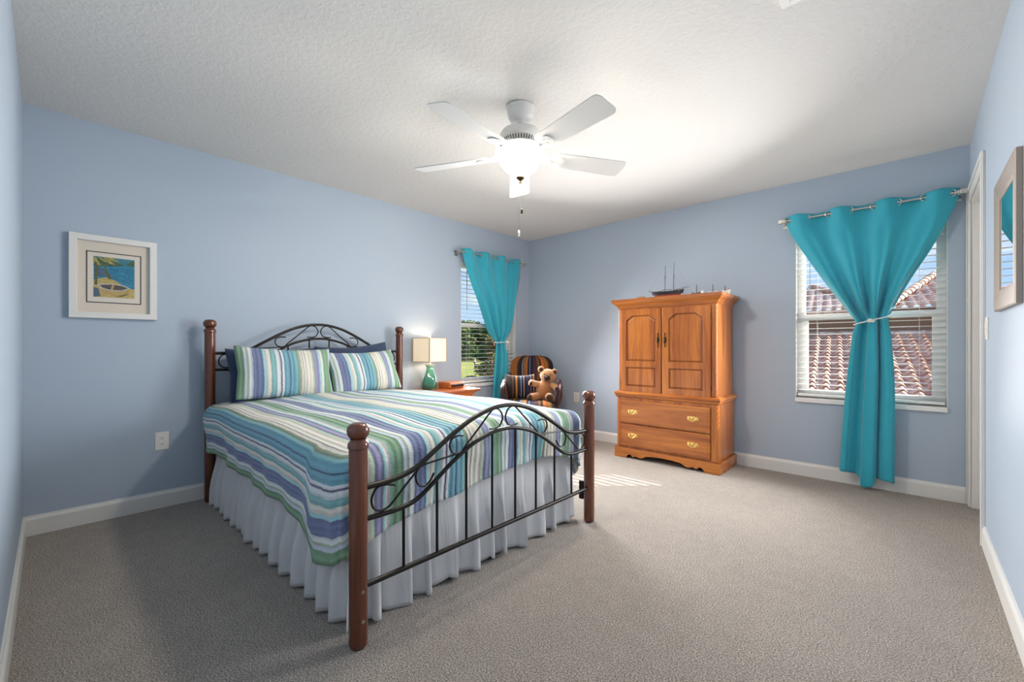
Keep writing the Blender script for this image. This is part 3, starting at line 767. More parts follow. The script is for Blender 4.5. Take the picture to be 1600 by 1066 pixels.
for z0, z1 in ((.338, .553), (.118, .326)):
    d = AB(MB().box(1.583, yD - .020, z0, 2.415, yD - .001, z1), 'drawer', 'oak_x', bev=.007)
    mb = MB()
    for a, b in ((1.600, 1.603), (2.395, 2.398)): mb.box(a, yD - .0206, z0 + .017, b, yD - .0198, z1 - .017)
    for a, b in ((z0 + .017, z0 + .020), (z1 - .020, z1 - .017)): mb.box(1.603, yD - .0206, a, 2.395, yD - .0198, b)
    AB(mb, 'inlay_line', 'oak_dark', d, bev=0)
    for px in (1.716, 2.276):
        z = (z0 + z1) / 2 + .0
        q = MB(); half = [(0, .020), (.012, .026), (.022, .016), (.034, .022), (.046, .014), (.050, .0), (.044, -.014), (.030, -.012), (.022, -.022), (.010, -.018), (0, -.026)]
        pts = [(px + a, z + b) for a, b in half] + [(px - a, z + b) for a, b in reversed(half[1:-1])]
        q.prism(pts, yD - .0235, yD - .0203, 'xz')
        q.tube(spline([(px - .034, yD - .026, z + .004), (px - .030, yD - .036, z - .004), (px - .015, yD - .042, z - .016), (px, yD - .044, z - .019), (px + .015, yD - .042, z - .016), (px + .030, yD - .036, z - .004), (px + .034, yD - .026, z + .004)], 4), .0038, 8)
        for s_ in (-1, 1): q.ell((px + s_ * .034, yD - .027, z + .005), (.008, .006, .008), None, 12, 8)
        q.ell((px, yD - .027, z + .004), (.010, .004, .010), None, 12, 8)
        AB(q, 'drawer_pull', 'brass', d, bev=.0008, sm=40)
# bevelled corner pilasters: dark line beside doors
for x0, x1 in ((AX0 + .003, AX0 + .022), (AX1 - .040, AX1 - .003)):
    AB(MB().box(x0, yF - .010, .645, x1, yF - .001, 1.428), 'corner_strip', 'oak', bev=.003)
    AB(MB().box(x0 - (.01 if x0 < 2 else 0), yD - .010, .10, x1 + (.01 if x0 > 2 else 0), yD - .001, .575), 'corner_strip', 'oak', bev=.003)

# ------------------------------------------------------------------ ships on the armoire
M['hull_black'] = mat('black_hull', (30, 32, 38), .4); M['hull_red'] = mat('red_hull', (150, 58, 44), .45); M['spar'] = mat('dark_spar', (58, 48, 44), .5)
M['rig'] = mat('grey_rigging', (128, 124, 120), .7); M['boat_white'] = mat('white_boat', (226, 222, 214), .4); M['boat_pink'] = mat('faded_red_cabin', (186, 116, 108), .5); M['deck'] = mat('tan_deck', (170, 130, 88), .6)
AZ = 1.521
def hull(x0, x1, y, z0, z1, bw, lo=0, hi=1, n=24):
    """lofted hull between stern x0 and bow x1; lo..hi picks a height band"""
    def fn(u, v):
        x = x0 + (x1 - x0) * u; t = lo + (hi - lo) * v
        b = bw * (sin(pi * min(1, .10 + u * .9)) ** .6) * (.25 + .75 * t ** .5) if u < .999 else .0015
        sheer = .010 * (2 * u - 1) ** 2
        sh = .10 * (x1 - x0) * (1 - t)
        xx = x0 + sh * .8 + (x1 - x0 - 1.7 * sh) * u
        return xx, b, z0 + (z1 - z0) * t + sheer * t
    mb = MB()
    def f2(u, v):
        k = v * 2
        xx, b, z = fn(u, 1 - k) if k <= 1 else fn(u, k - 1)
        return (xx, y - b if k <= 1 else y + b, z)
    mb.grid(f2, n, 16)
    k = []
    for u in range(n + 1):
        xx, b, z = fn(u / n, 1); k.append((xx, y - b, z - .002)); 
    q = []
    for u in range(n + 1):
        xx, b, z = fn(u / n, 1); q.append((xx, y + b, z - .002))
    mb.add(k + q, [(i, i + 1, i + n + 2, i + n + 1) for i in range(n)])
    e = [f2(0, v / 16) for v in range(17)]; mb.add(e, [tuple(range(17))])
    return mb
YS = -.27
sh = thing('model_ship', (1.96, YS, AZ), 'black and red two-masted model ship on top of the armoire', 'model ship'); o_ = sh.location
hull(1.805, 2.118, YS, AZ, 1.590, .030, .52, 1).build('hull', M['hull_black'], sh, off=o_)
hull(1.825, 2.10, YS, AZ, 1.590, .031, 0, .54).build('keel', M['hull_red'], sh, off=o_)
MB().box(1.85, YS - .016, 1.584, 2.08, YS + .016, 1.587).build('deck', M['deck'], sh, smooth=0, off=o_)
for x, zt in ((1.934, 1.838), (2.017, 1.856)):
    ms = MB().tube([(x, YS, 1.576), (x + .003, YS, 1.72), (x + .005, YS, zt)], [.0034, .003, .0016], 8).build('mast', M['spar'], sh, off=o_)
    MB().lathe([(.005, -.004), (.005, .004)], (x + .003, YS, 1.725), 10).build('crosstree', M['spar'], ms, off=o_)
MB().tube([(1.77, YS, 1.607), (1.83, YS, 1.588)], .0022, 8).build('bowsprit', M['spar'], sh, off=o_)
MB().tube([(1.85, YS, 1.592), (1.925, YS, 1.606), (2.00, YS, 1.606)], .0022, 8).build('boom', M['spar'], sh, off=o_)
MB().tube([(2.022, YS, 1.598), (2.165, YS, 1.618)], .0022, 8).build('boom', M['spar'], sh, off=o_)
MB().tube([(2.105, YS, 1.58), (2.105, YS, 1.612)], .0018, 8).build('gallows', M['spar'], sh, off=o_)
rg = MB()
for a, b in (((1.775, YS, 1.606), (1.938, YS, 1.83)), ((1.83, YS, 1.59), (1.936, YS, 1.73)), ((2.022, YS, 1.85), (2.16, YS, 1.617)), ((1.939, YS, 1.833), (2.018, YS, 1.80)), ((2.02, YS, 1.73), (2.12, YS, 1.61)),
             ((1.936, YS, 1.73), (1.92, YS - .026, 1.58)), ((1.936, YS, 1.73), (1.945, YS - .026, 1.58)), ((2.02, YS, 1.73), (2.005, YS - .026, 1.58)), ((2.02, YS, 1.73), (2.03, YS - .026, 1.58))):
    rg.tube([a, b], .0006, 5)
rg.build('rigging', M['rig'], sh, off=o_)
def small_boat(x0, x1, mx, mt_, hm, label, cabin=None, yy=YS):
    t = thing('model_boat', ((x0 + x1) / 2, yy, AZ), label, 'model boat', 0, 'small model boats on the armoire'); o = t.location
    hull(x0, x1, yy, AZ, AZ + .030, .014, 0, 1, 14).build('hull', M[hm], t, off=o)
    MB().tube([(mx, yy, AZ + .02), (mx, yy, mt_)], [.0036, .0026], 8).build('mast', M['spar'], t, off=o)
    if cabin:
        c = MB(); c.box(cabin[0], yy - .009, AZ + .026, cabin[1], yy + .009, AZ + .038); c.build('cabin', M['boat_white'], t, smooth=0, bevel=.001, off=o)
        MB().box(cabin[0] - .004, yy - .011, AZ + .0382, cabin[1] + .004, yy + .011, AZ + .0425).build('cabin_roof', M['boat_pink'], t, smooth=0, bevel=.001, off=o)
    return t
small_boat(2.185, 2.262, 2.229, 1.628, 'hull_black', 'small dark model boat beside the big ship on the armoire')
small_boat(2.335, 2.41, 2.369, 1.618, 'boat_white', 'middle one of the three small model boats on the armoire')
small_boat(2.448, 2.515, 2.47, 1.596, 'boat_white', 'white and red cabined model boat at the armoire corner', (2.478, 2.508))
t = MB().ell((2.292, -.31, AZ + .024), (.010, .008, .024), None, 12, 10).build('figurine', M['boat_white']); tag(t, 'tiny white figurine between two model boats on the armoire', 'figurine')
t = MB().box(1.73, -.43, AZ, 1.80, -.40, AZ + .022).build('trinket', M['deck'], smooth=0, bevel=.003); tag(t, 'flat tan trinket at the left end of the armoire top', 'trinket')

# ================================================================== nightstand, lamp, clock
NZ = .645
ns = thing('nightstand', (.24, -1.585, 0), 'cherry wood nightstand under the lamp between bed and window', 'nightstand'); o_ = ns.location
mb = MB(); nx0, nx1, ny0, ny1 = .022, .46, -1.885, -1.285
rings = []
for o, z in ((-.05, .588), (-.045, .598), (-.032, .610), (-.016, .618), (-.006, .623), (0, .630), (.0, .640), (-.004, .645)):
    rings += [(nx0, ny0 - o, z), (nx1 + o, ny0 - o, z), (nx1 + o, ny1 + o, z), (nx0, ny1 + o, z)]
n = len(rings) // 4; fs = [(i * 4 + k, i * 4 + (k + 1) % 4, i * 4 + 4 + (k + 1) % 4, i * 4 + 4 + k) for i in range(n - 1) for k in range(4)]
fs += [(3, 2, 1, 0), tuple(range(4 * n - 4, 4 * n))]; mb.add(rings, fs); mb.build('top', M['night'], ns, smooth=0, off=o_)
MB().box(nx0, ny0 + .055, .09, nx1 - .055, ny1 - .055, .588).build('body', M['night'], ns, smooth=0, bevel=.003, off=o_)
for z0, z1 in ((.36, .56), (.13, .34)):
    d = MB().box(nx1 - .055, ny0 + .08, z0, nx1 - .037, ny1 - .08, z1).build('drawer', M['night'], ns, smooth=0, bevel=.005, off=o_)
    MB().lathe([(.006, nx1 - .037), (.006, nx1 - .026), (.014, nx1 - .020), (.012, nx1 - .012)], (0, -1.585, (z0 + z1) / 2), 16, 'x').build('knob', M['brass'], d, off=o_)
MB().box(nx0, ny0 + .045, 0, nx1 - .045, ny1 - .045, .09).build('plinth', M['night'], ns, smooth=0, bevel=.004, off=o_)

gz = mat('green_glaze', (66, 140, 118), .12, coat=.8); M['glaze'] = gz
vv = coords(gz); t_ = gz.node_tree; spz = N(t_, 'ShaderNodeSeparateXYZ'); t_.links.new(vv, spz.inputs[0])
setcol(gz, ramp(gz, spz.outputs[2], [(.0, lin((44, 108, 92))), (.18, lin((74, 150, 124))), (.232, lin((120, 190, 160))), (.24, lin((226, 232, 218)))]))
LP = Vector((.15, -1.685, NZ))
lampo = thing('table_lamp', LP, 'table lamp with twisted green ceramic base and square cream shade on nightstand', 'lamp', radians(8))
def vase(u, v):
    z = .245 * v
    hw = lerp([(0, .062), (.2, .070), (.45, .062), (.7, .038), (.86, .028), (.94, .034), (1, .044)], v)
    tw = radians(62) * v
    a = 2 * pi * u
    ca, sa = cos(a), sin(a)
    sq = 1 / (abs(ca) ** 5 + abs(sa) ** 5) ** .2
    x = hw * sq * ca; y = hw * sq * sa
    k = radians(20) + tw
    return (x * cos(k) - y * sin(k), x * sin(k) + y * cos(k), z)
mb = MB().grid(vase, 48, 36, True); mb.add([vase(i / 48, 0) for i in range(48)], [tuple(range(48))]); mb.add([vase(i / 48, 1) for i in range(48)], [tuple(range(48))])
mb.build('lamp_base', M['glaze'], lampo, smooth=50)
MB().lathe([(.018, .243), (.018, .252), (.009, .254), (.009, .275), (.015, .277), (.015, .33)], seg=16).build('lamp_stem', M['nickel'], lampo)
shade = bpy.data.materials.new('lit_linen_shade'); shade.use_nodes = True; t_ = shade.node_tree; b_ = bsdf(shade)
b_.inputs['Base Color'].default_value = lin((238, 222, 196)); b_.inputs['Roughness'].default_value = .9
b_.inputs['Emission Color'].default_value = lin((255, 226, 190)); b_.inputs['Emission Strength'].default_value = .36
mb = MB(); hs, z0, z1 = .115, .272, .508
for rr in (0, 1):
    e = hs - .003 * rr
    vs = [(sx_ * e, sy_ * e, z) for z in (z0, z1) for sx_, sy_ in ((-1, -1), (1, -1), (1, 1), (-1, 1))]
    mb.add(vs, [(i, (i + 1) % 4, (i + 1) % 4 + 4, i + 4) for i in range(4)])
sh_ = mb.build('lamp_shade', shade, lampo, smooth=0); sh_.rotation_euler = (0, 0, radians(0))
M['tape'] = mat('shade_corner_tape', (176, 152, 124), .8)
c_ = MB()
for sx_, sy_ in ((-1, -1), (1, -1), (1, 1), (-1, 1)): c_.box(sx_ * hs - .0035, sy_ * hs - .0035, z0, sx_ * hs + .0035, sy_ * hs + .0035, z1)
for z in (z0, z1 - .004):
    for a in (-1, 1): c_.box(-hs - .001, a * hs - .002, z, hs + .001, a * hs + .002, z + .004).box(a * hs - .002, -hs, z, a * hs + .002, hs, z + .004)
c_.build('shade_trim', M['tape'], sh_, smooth=0)
hp = MB(); hp.tube([(0, -.03, .30), (0, -.055, .36), (0, -.055, .44), (0, 0, .505), (0, .055, .44), (0, .055, .36), (0, .03, .30)], .002, 6); hp.tube([(-hs, 0, .504), (hs, 0, .504)], .002, 6); hp.build('harp', M['nickel'], lampo)
MB().lathe([(.006, .505), (.006, .512), (.010, .514), (.011, .522), (.010, .530), (.006, .532)], seg=16).build('finial', M['white'], lampo)
pl = bpy.data.lights.new('table_lamp_bulb', 'POINT'); pl.energy = 2.2; pl.color = (1, .86, .68); pl.shadow_soft_size = .03
po = bpy.data.objects.new('table_lamp_bulb', pl); COL.objects.link(po); po.location = LP + Vector((0, 0, .40))

ck = thing('clock_radio', (.2, -1.455, NZ), 'small wooden clock radio with dark curved front on the nightstand', 'clock', radians(6))
def ckbody(): 
    p = [(-.09, 0), (.075, 0), (.088, .012), (.088, .046), (.08, .060), (.05, .066), (-.09, .066)]
    return MB().prism(p, -.10, .10, 'xz')
ckbody().build('body', M['night'], ck, smooth=0, bevel=.006)
MB().prism([(.089, .016), (.0925, .019), (.0925, .041), (.089, .045), (.086, .044), (.086, .017)], -.088, .088, 'xz').build('front_panel', mat('dark_display', (44, 24, 20), .15), ck, smooth=0, bevel=.001)

# ================================================================== armchair, cushion, bear (local +x faces the room)
CRZ = radians(-50)
CH_ = thing('armchair', (.52, -.56, 0), 'dark wood armchair with brown and navy striped upholstery in the corner', 'armchair', CRZ)
def slab(mb, outline, d0, d1, plane, n=0): return mb.prism(outline, d0, d1, plane)
# back: rounded top panel, leaning a little; local y across, z up
def backshape():
    pts = []
    hw = .255
    for k in range(13): a = pi * k / 12; pts.append((hw - .15 + .15 * cos(a / 2) if False else 0, 0))
    return pts
def back_fn(sgn):
    def f(u, v):
        z = .40 + .56 * v
        hw = .235 + .025 * v
        zc = .80
        if z > zc: q = min(1, (z - zc) / .16); hw = hw - .16 * (1 - sqrt(max(0, 1 - q ** 2.4)))
        a = (u * 2 - 1)
        th = .045 * (max(0, 1 - abs(a) ** 5) * max(0, 1 - (abs(v * 2 - 1)) ** 8)) ** .5
        x = -.235 - .14 * (z - .40) + sgn * th + .03 * a * a
        return (x, a * hw, z)
    return f
mb = MB()
for sg in (1, -1): mb.grid(back_fn(sg), 40, 36, uv=lambda u, v: (.10 + u * .52, v * .56))
mb.build('backrest', M['chair'], CH_, smooth=60)
def seat_fn(u, v):
    x = -.24 + .53 * v; y = (u * 2 - 1) * (.24 + .035 * v)
    e = max(0, 1 - abs(u * 2 - 1) ** 6) * max(0, 1 - abs(v * 2 - 1) ** 6)
    return (x, y, .40 + .075 * e ** .5)
mb = MB(); mb.grid(seat_fn, 36, 30, uv=lambda u, v: (.10 + u * .52, v * .5)); mb.grid(lambda u, v: (-.24 + .53 * v, (u * 2 - 1) * (.24 + .035 * v), .40 - .06), 36, 30, uv=lambda u, v: (.1 + u * .52, v * .5))
def skirtseat(u, v):
    a = 2 * pi * u; 
    # rim of the seat
    k = u * 4; i = int(min(3, k)); f = k - i
    c = [(-1, 0), (1, 0), (1, 1), (-1, 1)]; p = c[i]; q = c[(i + 1) % 4]; a_ = p[0] + (q[0] - p[0]) * f; b_ = p[1] + (q[1] - p[1]) * f
    return (-.24 + .53 * b_, a_ * (.24 + .035 * b_), .34 + .06 * v)
mb.grid(skirtseat, 80, 3, True, uv=lambda u, v: (u * 2, v * .06)); mb.build('seat', M['chair'], CH_, smooth=60)
fr = MB()
fr.prism([(-.25, -.255), (.29, -.29), (.29, .29), (-.25, .255)], .30, .338, 'xy'); fr.build('seat_frame', M['chairwood'], CH_, smooth=0, bevel=.006)
for sg in (-1, 1):
    a = MB(); y0 = sg * .27; y1 = sg * .315
    a.tube(spline([(-.27, sg * .245, .74), (-.20, sg * .285, .685), (-.08, y1, .655), (.06, y1, .645), (.16, y1, .640), (.205, y1, .615), (.20, y1, .575), (.165, y1 - sg * .005, .50), (.16, y0 + sg * .01, .42), (.18, y0, .34)], 6), [.018] * 0 or .019, 10)
    ao_ = a.build('arm', M['chairwood'], CH_, smooth=60)
    p = MB(); p.grid(lambda u, v: (-.20 + .38 * u, y1 + sg * .0 + .026 * cos(2 * pi * v), .675 - .05 * u + .022 * sin(2 * pi * v) * (1 - abs(2 * u - 1) ** 6) ** .5), 20, 12, uv=lambda u, v: (v * .1, u * .3))
    p.build('arm_pad', M['chair'], ao_, smooth=60)
    s_ = MB(); s_.grid(lambda u, v: (-.24 + .40 * u, sg * (.262 + .04 * v), .42 + .235 * v - .0 * u), 20, 10, uv=lambda u, v: (u * .4, v * .25)); s_.build('arm_panel', M['chair'], ao_, smooth=60, solid=.02)
for x, y in ((.26, -.255), (.26, .255), (-.225, -.22), (-.225, .22)):
    ks = 1 if x > 0 else -1
    MB().tube(spline([(x, y, .31), (x + .018 * ks, y, .22), (x + .008 * ks, y, .10), (x + .022 * ks, y, .0)], 5), [.027 - .012 * i / 15 for i in range(16)], 10).build('leg', M['chairwood'], CH_, smooth=60)
def chair_w(p): return Matrix.Translation(CH_.location) @ Matrix.Rotation(CRZ, 4, 'Z') @ Vector(p)
# cushion in the same stripe leaning in the left of the seat (as seen)
cu = pillow(MB(), .34, .29, .15, .0, 0, .012)
cu.xf(Matrix.Rotation(radians(24), 4, 'Y') .inverted() if False else Matrix.Rotation(-radians(22), 4, 'Y'))
co = cu.build('cushion', M['cushion'], smooth=180); co.location = chair_w((-.045, -.135, .612)); co.rotation_euler = (0, 0, CRZ + radians(5))
tag(co, 'square striped cushion on the armchair, left of the teddy bear', 'cushion')
# teddy bear
bearp = chair_w((.03, .145, .466))
tb = thing('teddy_bear', bearp, 'tan knitted teddy bear with dark paws sitting on the striped armchair', 'teddy bear', CRZ - radians(5))
RX = lambda a, ax: Matrix.Rotation(radians(a), 3, ax)
MB().ell((-.02, -.005, .115), (.075, .092, .118), RX(-12, 'Y') @ RX(-10, 'X')).build('torso', M['plush2'], tb, smooth=180)
hd = MB().ell((-.03, .035, .272), (.078, .090, .078), RX(-10, 'X')).build('head', M['plush'], tb, smooth=180)
for y, z in ((-.042, .345), (.108, .315)):
    e = MB().ell((-.03, y, z), (.022, .036, .036)).build('ear', M['plush'], hd, smooth=180)
    MB().ell((-.012, y, z - .002), (.012, .022, .024)).build('inner_ear', M['plush_dark'], e, smooth=180)
mz = MB().ell((.042, .03, .252), (.028, .036, .033), None, 24, 16, .7).build('muzzle', M['plush_dark'], hd, smooth=180)
MB().ell((.070, .03, .262), (.010, .014, .010)).build('nose', mat('black_button', (18, 16, 16), .2), mz, smooth=180)
for y, z in ((.0, .296), (.066, .290)): MB().ell((.040, y, z), (.008, .008, .008)).build('eye', M['hull_black'], hd, smooth=180)
def limb(pts, rad, name, m, padc, padr, padname):
    a = MB(); pp = spline(pts, 5); n = len(pp); rr = [lerp([(0, rad[0]), (.5, rad[1]), (.85, rad[2]), (1, rad[3])], i / (n - 1)) for i in range(n)]
    a.tube(pp, rr, 14); lo = a.build(name, m, tb, smooth=180); MB().ell(padc, padr).build(padname, M['plush_dark'], lo, smooth=180)
limb([(-.02, -.07, .175), (.0, -.115, .185), (.015, -.150, .196), (.025, -.172, .205)], (.034, .036, .034, .012), 'arm', M['plush'], (.045, -.150, .188), (.014, .018, .024), 'paw_pad')
limb([(-.02, .075, .175), (.015, .115, .155), (.035, .138, .135), (.04, .150, .120)], (.034, .036, .034, .012), 'arm', M['plush'], (.062, .135, .135), (.014, .018, .024), 'paw_pad')
limb([(.0, -.055, .05), (.05, -.10, .045), (.085, -.135, .042), (.10, -.150, .040)], (.045, .044, .042, .018), 'leg', M['plush2'], (.095, -.155, .042), (.030, .034, .036), 'foot_pad')
limb([(.0, .045, .05), (.07, .055, .045), (.115, .06, .045), (.14, .062, .045)], (.045, .044, .044, .020), 'leg', M['plush'], (.145, .062, .043), (.018, .040, .040), 'foot_pad')

# ================================================================== ceiling fan
FC = Vector((2.014, -2.417, H))
fan = thing('ceiling_fan', FC, 'white five-blade ceiling fan with a lit glass bowl', 'ceiling fan')
MB().lathe([(.078, -.001), (.082, -.004), (.082, -.012), (.077, -.016), (.074, -.05), (.062, -.075), (.034, -.088), (.022, -.09)], seg=40).build('canopy', M['white'], fan)
MB().lathe([(.016, -.07), (.016, -.145)], seg=20).build('downrod', M['white'], fan)
mh = MB().lathe([(r_, z_ - .02) for r_, z_ in ((.03, -.108), (.07, -.112), (.104, -.122), (.116, -.14), (.119, -.158), (.119, -.168), (.108, -.172), (.105, -.176), (.088, -.196), (.074, -.204), (.066, -.206))], seg=48).build('motor_housing', M['white'], fan)
mb = MB()
for k in range(40):
    a = 2 * pi * k / 40; c, s_ = cos(a), sin(a); r0, z0, r1, z1 = .1052, -.1975, .0905, -.2145; w_ = .0024
    mb.add([(r0 * c - w_ * s_, r0 * s_ + w_ * c, z0), (r0 * c + w_ * s_, r0 * s_ - w_ * c, z0), (r1 * c + w_ * s_, r1 * s_ - w_ * c, z1), (r1 * c - w_ * s_, r1 * s_ + w_ * c, z1),
            (.98 * r0 * c - w_ * s_, .98 * r0 * s_ + w_ * c, z0 + .002), (.98 * r0 * c + w_ * s_, .98 * r0 * s_ - w_ * c, z0 + .002), (.98 * r1 * c + w_ * s_, .98 * r1 * s_ - w_ * c, z1 + .002), (.98 * r1 * c - w_ * s_, .98 * r1 * s_ + w_ * c, z1 + .002)],
           [(0, 1, 2, 3), (7, 6, 5, 4), (0, 4, 5, 1), (1, 5, 6, 2), (2, 6, 7, 3), (3, 7, 4, 0)])
mb.build('vent_slots', M['dark'], mh, smooth=0)
MB().lathe([(.066, -.224), (.062, -.228), (.062, -.236), (.10, -.240), (.135, -.2445), (.136, -.248), (.05, -.249)], seg=48).build('light_fitter', M['white'], fan)
for k in range(5):
    a = radians(-11.5 + 72 * k); R3 = Matrix.Rotation(a, 4, 'Z'); Pz = Matrix.Translation((0, 0, -.274)) @ R3 @ Matrix.Rotation(radians(-13), 4, 'X')
    pts = []
    r0, r1, w0, w1 = .185, .66, .060, .073
    def arc(cx, cy, r, a0, a1, n=6): return [(cx + r * cos(a0 + (a1 - a0) * i / n), cy + r * sin(a0 + (a1 - a0) * i / n)) for i in range(n + 1)]
    pts = arc(r1 - .03, -w1 + .03, .03, -pi / 2, 0) + arc(r1 - .03, w1 - .03, .03, 0, pi / 2) + arc(r0 + .025, w0 - .025, .025, pi / 2, pi) + arc(r0 + .025, -w0 + .025, .025, pi, 1.5 * pi)
    bl = MB().prism(pts, -.003, .003, 'xy'); bl.xf(Pz); bo_ = bl.build('blade', M['white'], fan, smooth=30)
    br = MB(); br.prism(arc(.235, 0, .036, -pi / 2, pi / 2, 10) + [(.15, .026), (.13, .018), (.13, -.018), (.15, -.026)], -.009, -.0035, 'xy'); br.xf(Pz)
    ar_ = MB().tube(spline([(.078, 0, -.222), (.11, 0, -.228), (.14, 0, -.256), (.18, 0, -.281)], 4), .012, 8); ar_.xf(R3)
    o2 = len(br.v); br.v += ar_.v; br.f += [tuple(i + o2 for i in f) for f in ar_.f]; br.mi += ar_.mi
    for q in ((.222, .016), (.222, -.016), (.252, 0)):
        s2 = MB().lathe([(.005, -.011), (.005, -.009)], (q[0], q[1], 0), 10); s2.xf(Pz); o2 = len(br.v); br.v += s2.v; br.f += [tuple(i + o2 for i in f) for f in s2.f]; br.mi += s2.mi
    br.build('blade_bracket', M['white'], bo_, smooth=40)
bowlm = bpy.data.materials.new('lit_frosted_bowl'); bowlm.use_nodes = True; t_ = bowlm.node_tree; t_.nodes.clear()
e_ = N(t_, 'ShaderNodeEmission'); e_.inputs[0].default_value = lin((255, 226, 176)); e_.inputs[1].default_value = .55
tr_ = N(t_, 'ShaderNodeBsdfTransparent'); tr_.inputs[0].default_value = (1, .95, .86, 1)
df = N(t_, 'ShaderNodeBsdfTranslucent'); df.inputs[0].default_value = (1, .95, .85, 1)
x1 = N(t_, 'ShaderNodeMixShader'); x1.inputs[0].default_value = .42
x2 = N(t_, 'ShaderNodeAddShader'); oo = N(t_, 'ShaderNodeOutputMaterial')
t_.links.new(df.outputs[0], x1.inputs[1]); t_.links.new(tr_.outputs[0], x1.inputs[2]); t_.links.new(x1.outputs[0], x2.inputs[0]); t_.links.new(e_.outputs[0], x2.inputs[1]); t_.links.new(x2.outputs[0], oo.inputs[0])
bw = [(.1385, -.247), (.139, -.254), (.136, -.270), (.124, -.305), (.104, -.338), (.078, -.366), (.045, -.386), (.018, -.394)]
mb = MB(); seg = 48
mb.grid(lambda u, v: (lambda r, z: (r * cos(2 * pi * u), r * sin(2 * pi * u), z))(*[lerp([(i / 7, bw[i][k]) for i in range(8)], v) for k in (0, 1)]), seg, 24, True)
mb.build('glass_bowl', bowlm, fan, smooth=180)
MB().lathe([(.004, -.232), (.004, -.396), (.022, -.397), (.024, -.403), (.018, -.412), (.008, -.418), (.007, -.426), (.009, -.432), (.004, -.436)], seg=24).build('bowl_finial', M['bronze'], fan)
for dx, z1, nm in ((.006, -.612, 0), (-.006, -.735, 1)):
    ch = MB(); z = -.43
    ch.tube([(dx, dx, -.425), (dx, dx, z1 + .03)], .0011, 6)
    while z > z1 + .03: ch.ell((dx, dx, z), (.0021, .0021, .0021), None, 6, 4); z -= .009
    c_ = ch.build('pull_chain', M['nickel'], fan)
    MB().lathe([(.002, z1 + .032), (.006, z1 + .026), (.0065, z1 + .006), (.004, z1)], (dx, dx, 0), 12).build('chain_pull', M['white'] if nm else M['bronze'], c_)
for k in (0, 1, 2):
    fl_ = bpy.data.lights.new('fan_bulb', 'POINT'); fl_.energy = 40; fl_.color = (1, .94, .87); fl_.shadow_soft_size = .035
    f2_ = bpy.data.objects.new('fan_bulb', fl_); COL.objects.link(f2_); f2_.location = FC + Vector((.062 * cos(2.1 * k + .5), .062 * sin(2.1 * k + .5), -.275))

# ================================================================== framed print on the left wall
pf = thing('framed_print', (0, -3.978, 1.49), 'white framed beach print with a boat, on the left wall', 'picture'); o_ = pf.location
py0, py1, pz0, pz1 = -4.18, -3.776, 1.243, 1.748
py0, py1 = -4.180, -3.776
fw = .036
mb = MB()
prof = [(0, .001), (0, .029), (.002, .031), (fw - .002, .031), (fw, .029), (fw, .006)]; rings = []
for o, d in prof: rings += [(d, py0 + o, pz0 + o), (d, py1 - o, pz0 + o), (d, py1 - o, pz1 - o), (d, py0 + o, pz1 - o)]
n = len(prof); mb.add(rings, [(i * 4 + k, i * 4 + (k + 1) % 4, (i + 1) * 4 + (k + 1) % 4, (i + 1) * 4 + k) for i in range(n - 1) for k in range(4)])
mb.build('frame', mat('white_picture_frame', (226, 226, 224), .4), pf, smooth=0, off=o_)
MB().box(.004, py0 + fw, pz0 + fw, .010, py1 - fw, pz1 - fw).build('mat_board', mat('cream_mat', (222, 212, 198), .9), pf, smooth=0, off=o_)
mb = MB(); a0, a1, b0, b1 = -4.106, -3.852, 1.338, 1.652
for (u0, v0, u1, v1) in ((a0, b0, a0 + .006, b1), (a1 - .006, b0, a1, b1), (a0, b0, a1, b0 + .006), (a0, b1 - .006, a1, b1)): mb.box(.010, u0, v0, .0108, u1, v1)
mb.build('mat_line', mat('dark_mat_line', (64, 58, 54), .8), pf, smooth=0, off=o_)
MB().box(.010, a0 + .006, b0 + .006, .0104, a1 - .006, b1 - .006).build('inner_mat', mat('inner_mat', (226, 218, 206), .9), pf, smooth=0, off=o_)
c0, c1, e0, e1 = -4.073, -3.885, 1.374, 1.622
def pm(nm, col, d2=None, sc=40):
    m = mat(nm, col, .8)
    if d2: setcol(m, ramp(m, noise(m, coords(m, (1, 1, 3)), sc, 4, .6, 1), [(.35, lin(col)), (.65, lin(d2))]))
    return m
cols = [pm('print_sea', (20, 96, 136), (44, 146, 178)), pm('print_sky', (38, 104, 128), (70, 138, 146)), pm('print_sand', (176, 152, 88), (206, 186, 118)), pm('print_island', (38, 78, 62), (84, 112, 70)), pm('print_boat', (196, 172, 106), (172, 140, 84)),
        pm('print_boat_inside', (70, 66, 72), (104, 84, 78)), pm('print_trunk', (58, 62, 40), (112, 116, 60)), pm('print_frond', (128, 132, 66), (186, 172, 92)), pm('print_shade', (86, 110, 140), (60, 84, 104)), pm('print_rim', (196, 198, 188))]
pr = MB(); dd = [.0105]
def poly(ci, pts):
    pr.cur = ci; f = lambda p: (c0 + (c1 - c0) * p[0], e0 + (e1 - e0) * p[1])
    pr.prism([f(p) for p in pts], dd[0] - .0003, dd[0], 'yz'); dd[0] += .00012
poly(0, [(0, 0), (1, 0), (1, 1), (0, 1)]); poly(1, [(0, .82), (1, .80), (1, 1), (0, 1)]); poly(3, [(0, .76), (.35, .78), (.6, .80), (.72, .84), (.55, .90), (.3, .93), (0, .97)]); poly(3, [(.8, .84), (1, .84), (1, .97), (.88, .95)])
poly(2, [(0, 0), (1, 0), (1, .24), (.8, .26), (.55, .42), (.3, .50), (.1, .45), (0, .42)]); poly(8, [(.06, .50), (.30, .52), (.46, .44), (.40, .56), (.30, .68), (.12, .72)]); poly(2, [(.05, .38), (.25, .44), (.48, .46), (.3, .38), (.1, .34)])
